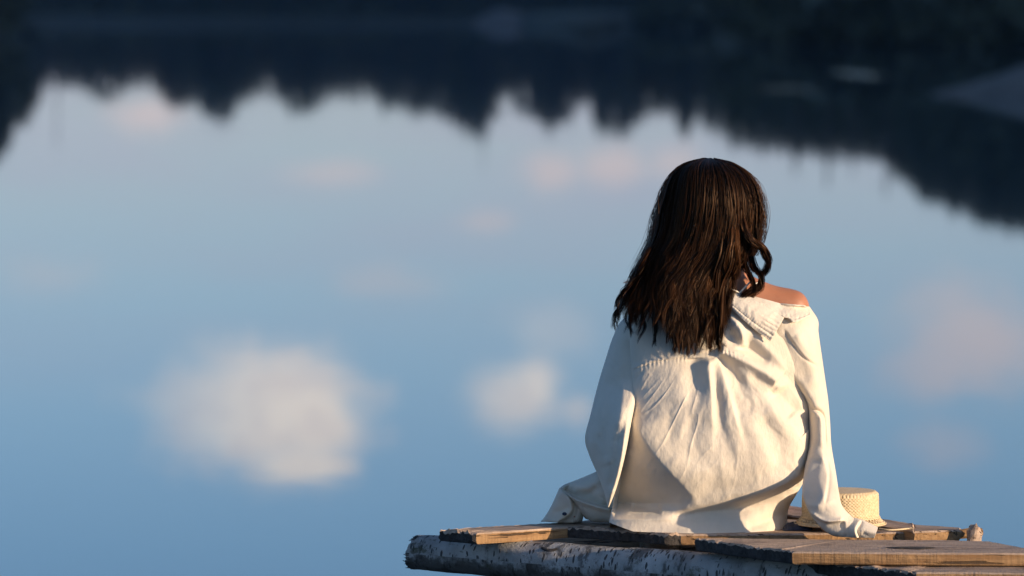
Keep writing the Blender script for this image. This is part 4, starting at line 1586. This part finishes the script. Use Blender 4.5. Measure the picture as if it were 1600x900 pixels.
def lock(pts, ys, n, w0, w1, tint=0.25, jit=1.0):
    """explicit lock of hair along a pixel path"""
    s = np.linspace(0, len(pts) - 1, K)
    p = smooth_interp(s, np.arange(len(pts)), np.array(pts, float))
    y = smooth_interp(s, np.arange(len(ys)), np.array(ys, float)) if len(ys) == len(pts) else np.interp(np.linspace(0, 1, K), np.linspace(0, 1, len(ys)), ys)
    a = rng.uniform(0, 6.28, n)
    rr_ = np.sqrt(rng.uniform(0, 1, n))
    t = np.linspace(0, 1, K)
    wdt = (w0 + (w1 - w0) * t) * (0.5 + 0.5 * np.clip(t * 6, 0, 1))
    ph_ = a[:, None] + 2.2 * t[None, :]
    nrm = np.gradient(p, axis=0)
    nrm = np.stack([-nrm[:, 1], nrm[:, 0]], -1)
    nrm /= np.linalg.norm(nrm, axis=1)[:, None] + 1e-9
    off = rr_[:, None] * wdt[None, :] * np.cos(ph_)
    u_ = p[None, :, 0] + off * nrm[None, :, 0] + jit * rng.normal(0, 0.5, (n, 1)) * t
    v_ = p[None, :, 1] + off * nrm[None, :, 1] + jit * rng.normal(0, 1.2, (n, 1)) * t
    y_ = y[None, :] + rr_[:, None] * wdt[None, :] * np.sin(ph_) / 680.0 + 0.035 * (1 - np.clip(t * 3.2, 0, 1))[None, :] ** 2
    strands.append(PY(u_, v_, y_))
    radii_.append(np.repeat(rng.uniform(0.0004, 0.0007, (n, 1)), K, 1) * np.clip(1.15 - t ** 4, 0.2, 1)[None, :] * 0.85)
    tints.append(np.repeat(np.clip(tint + rng.normal(0, 0.15, (n, 1)), 0, 1), K, 1))


def locks(pts, ys, n, w0, w1, m, wob_, tint):
    """a lock made of m wisps that part and cross along the path"""
    for k_ in range(m):
        pp = [(p_[0] + rng.normal(0, wob_) * min(1, i_ / 2), p_[1] + rng.normal(0, wob_) * min(1, i_ / 2)) for i_, p_ in enumerate(pts)]
        yy_ = [y_ + rng.normal(0, 0.004) for y_ in ys]
        lock(pp, yy_, max(8, int(1.7 * n) // m), w0 * rng.uniform(0.35, 0.8), w1 * rng.uniform(0.3, 0.8), float(np.clip(tint + rng.normal(0, 0.2), 0, 1)), 1.2)


# right side: locks sweeping round the cheek and curling below the ear
locks([(1150, 300), (1160, 345), (1172, 372), (1190, 386), (1200, 402), (1200, 418), (1192, 430)], [11.77, 11.76, 11.76, 11.77, 11.78, 11.79, 11.80], 150, 8, 5, 8, 1.8, 0.35)
locks([(1172, 300), (1180, 345), (1186, 380), (1196, 400), (1200, 416), (1190, 428), (1182, 424)], [11.80] * 7, 110, 6, 4, 6, 2.0, 0.2)
locks([(1168, 330), (1172, 380), (1176, 412), (1188, 430), (1186, 448), (1172, 460), (1158, 466)], [11.82, 11.81, 11.80, 11.79, 11.785, 11.775, 11.77], 130, 8, 5, 8, 2.6, 0.2)
locks([(1160, 340), (1162, 385), (1164, 415), (1172, 432), (1176, 448), (1164, 460), (1150, 470)], [11.80, 11.79, 11.78, 11.775, 11.77, 11.765, 11.76], 110, 9, 5, 7, 2.6, 0.15)
locks([(1150, 330), (1150, 380), (1152, 410), (1148, 428), (1142, 436)], [11.755, 11.75, 11.755, 11.76, 11.765], 140, 11, 5, 8, 2.6, 0.5)
locks([(1140, 320), (1142, 370), (1138, 410), (1128, 450), (1126, 500), (1120, 530), (1126, 544)], [11.75, 11.745, 11.74, 11.735, 11.715, 11.705, 11.70], 150, 10, 4, 8, 2.8, 0.45)
locks([(1130, 330), (1128, 390), (1120, 440), (1122, 490), (1110, 530), (1112, 545)], [11.745, 11.742, 11.736, 11.728, 11.712, 11.70], 120, 10, 4, 7, 2.8, 0.35)
# left side: tips flicking outward
for pts in ([(1022, 390), (1000, 425), (982, 450), (970, 470), (963, 495), (960, 512)],
            [(1015, 400), (994, 432), (978, 452), (966, 466), (964, 482)],
            [(1020, 410), (1002, 445), (988, 475), (982, 500), (985, 522)],
            [(1030, 420), (1012, 460), (1000, 490), (1003, 510), (998, 526)],
            [(1012, 430), (992, 458), (975, 474), (968, 490), (965, 503)],
            [(1040, 440), (1024, 480), (1026, 515), (1022, 540)],
            [(1058, 450), (1050, 490), (1056, 520), (1050, 550)],
            [(1018, 385), (1002, 412), (990, 430), (986, 440), (978, 446)]):
    y0 = rng.uniform(11.745, 11.765)
    locks(pts, list(np.linspace(y0, y0 - 0.03, len(pts))), int(rng.integers(45, 80)), 8, 2.2, 4, 3.0, 0.12)
# loose pointed locks over the shoulders
for k in range(64):
    q_ = rng.uniform(0, 1)
    u1 = 975 + 155 * q_ + rng.normal(0, 3)
    v1 = float(np.interp(u1, [960, 985, 1003, 1018, 1034, 1050, 1060, 1090, 1130], [512, 524, 514, 500, 520, 548, 554, 551, 546])) + rng.uniform(-22, 5)
    u0 = 1012 + 115 * q_
    v0 = rng.uniform(390, 430)
    um = [u0 + (u1 - u0) * a_ + rng.normal(0, 3.5) * math.sin(math.pi * a_) for a_ in (0.3, 0.55, 0.8)]
    vm = [v0 + (v1 - v0) * a_ for a_ in (0.3, 0.55, 0.8)]
    hook = rng.normal(-1.0, 4.5)
    ylow = float(np.interp(u1, [970, 1000, 1060, 1130], [11.745, 11.715, 11.695, 11.70])) + rng.uniform(-0.008, 0.006)
    lock([(u0, v0), (um[0], vm[0]), (um[1], vm[1]), (um[2], vm[2]), (u1 + hook, v1)], [11.752, 11.742, 11.73, ylow + 0.008, ylow], int(rng.integers(14, 34)), rng.uniform(3, 6.5), 0.9,
         rng.uniform(0, 0.9) ** 2, 1.4)
# flyaway hairs
for k in range(330):
    side = rng.choice([-1, 1], p=[0.68, 0.32])
    v0 = rng.uniform(252, 300)
    v1 = v0 + rng.uniform(50, 190)
    v = np.linspace(v0, min(v1, 470 if side < 0 else 400), K)
    off = np.abs(rng.normal(0, 1)) * 5.5 + 1
    t = np.linspace(0, 1, K)
    u_, y_ = hair_pt(np.full(K, math.pi if side < 0 else 0.0), v, np.full(K, 1.0))
    u_ = u_ + side * (off * np.sin(t * rng.uniform(1.5, 3.2)) + rng.uniform(-1, 5) * t) + 1.5 * np.sin(t * 9 + rng.uniform(0, 6))
    y_ = np.full(K, rng.uniform(11.76, 11.86))
    strands.append(PY(u_, v, y_)[None])
    radii_.append(np.full((1, K), 0.00042))
    tints.append(np.full((1, K), 0.3))
STR = np.concatenate(strands)
RAD = np.concatenate(radii_)
TNT = np.concatenate(tints)
nS = len(STR)
tg = np.gradient(STR, axis=1)
tg /= np.linalg.norm(tg, axis=2, keepdims=True) + 1e-9
axis_u, axis_v = proj(STR)
qh = smooth_interp(np.clip(axis_v, 247, 556), HV, TABLE)
axp = PY((qh[..., 0] + qh[..., 1]) / 2, axis_v, np.maximum((qh[..., 2] + qh[..., 3]) / 2, qh[..., 2] + 0.06))
n2 = STR - axp
n2[..., 2] = 0.25 * np.clip((330 - axis_v) / 90, 0, 1) * 0.1
n2 -= (n2 * tg).sum(-1, keepdims=True) * tg
n2 /= np.linalg.norm(n2, axis=2, keepdims=True) + 1e-9
n1 = np.cross(tg, n2)
tilt = rng.normal(0, 0.42, (nS, 1)) + rng.normal(0, 0.25, (nS, 1)) * np.linspace(0, 1, K)[None, :]
wv = np.cos(tilt)[..., None] * n1 + np.sin(tilt)[..., None] * n2
SIDES = 2
HVt = np.stack([STR + 1.15 * RAD[..., None] * wv, STR - 1.15 * RAD[..., None] * wv], 2)
idx = np.arange(nS * K * 2).reshape(nS, K, 2)
hf_ = np.stack([idx[:, :-1, 0], idx[:, :-1, 1], idx[:, 1:, 1], idx[:, 1:, 0]], -1).reshape(-1, 4)
hv_ = HVt.reshape(-1, 3)
ht_ = np.repeat(TNT[..., None], 2, 2).reshape(-1)
# under-layer
nv, nph = 90, 90
vr = np.linspace(247, 480, nv)
pr = np.linspace(-0.12 * np.pi, 1.14 * np.pi, nph)
q = smooth_interp(vr, HV, TABLE)
uu, yy = hair_pt(np.repeat(pr[None, :], nv, 0), np.repeat(vr[:, None], nph, 1), np.repeat(np.interp(vr, [247, 275, 480], [0.98, 0.90, 0.82])[:, None], nph, 1))
cap_v = PY(uu, np.repeat(vr[:, None] + 1.5, nph, 1), yy).reshape(-1, 3)
cap_f = grid_faces(nv, nph)
hair = mesh_obj('hair', np.concatenate([hv_, cap_v]), np.concatenate([hf_, cap_f + len(hv_)]), M_HAIR, person)
tn = hair.data.attributes.new('tint', 'FLOAT', 'POINT')
tn.data.foreach_set('value', np.concatenate([ht_, np.zeros(len(cap_v))]).astype(np.float32))
hair['label'] = 'long wavy dark brown hair'
hair['kind'] = 'stuff'

# ------------------------------------------------------------------ evening haze over the lake
x0, x1, y0, y1, z0, z1 = -900, 900, -80, 900, -4, 140
hzv = [(x, y, z) for x in (x0, x1) for y in (y0, y1) for z in (z0, z1)]
hzf = [(0, 1, 3, 2), (4, 6, 7, 5), (0, 4, 5, 1), (2, 3, 7, 6), (0, 2, 6, 4), (1, 5, 7, 3)]
hm, ht = material('haze_air')
hp_ = ht.n('ShaderNodeVolumePrincipled')
hp_.inputs['Density'].default_value = 0.00011
hp_.inputs['Color'].default_value = (0.26, 0.58, 1.0, 1)
ho = ht.n('ShaderNodeOutputMaterial')
ht.t.links.new(hp_.outputs[0], ho.inputs[1])
haze = mesh_obj('haze', hzv, hzf, hm, smooth=False)
haze['kind'] = 'stuff'
haze['label'] = 'thin blue evening haze over the lake'
haze['category'] = 'haze'
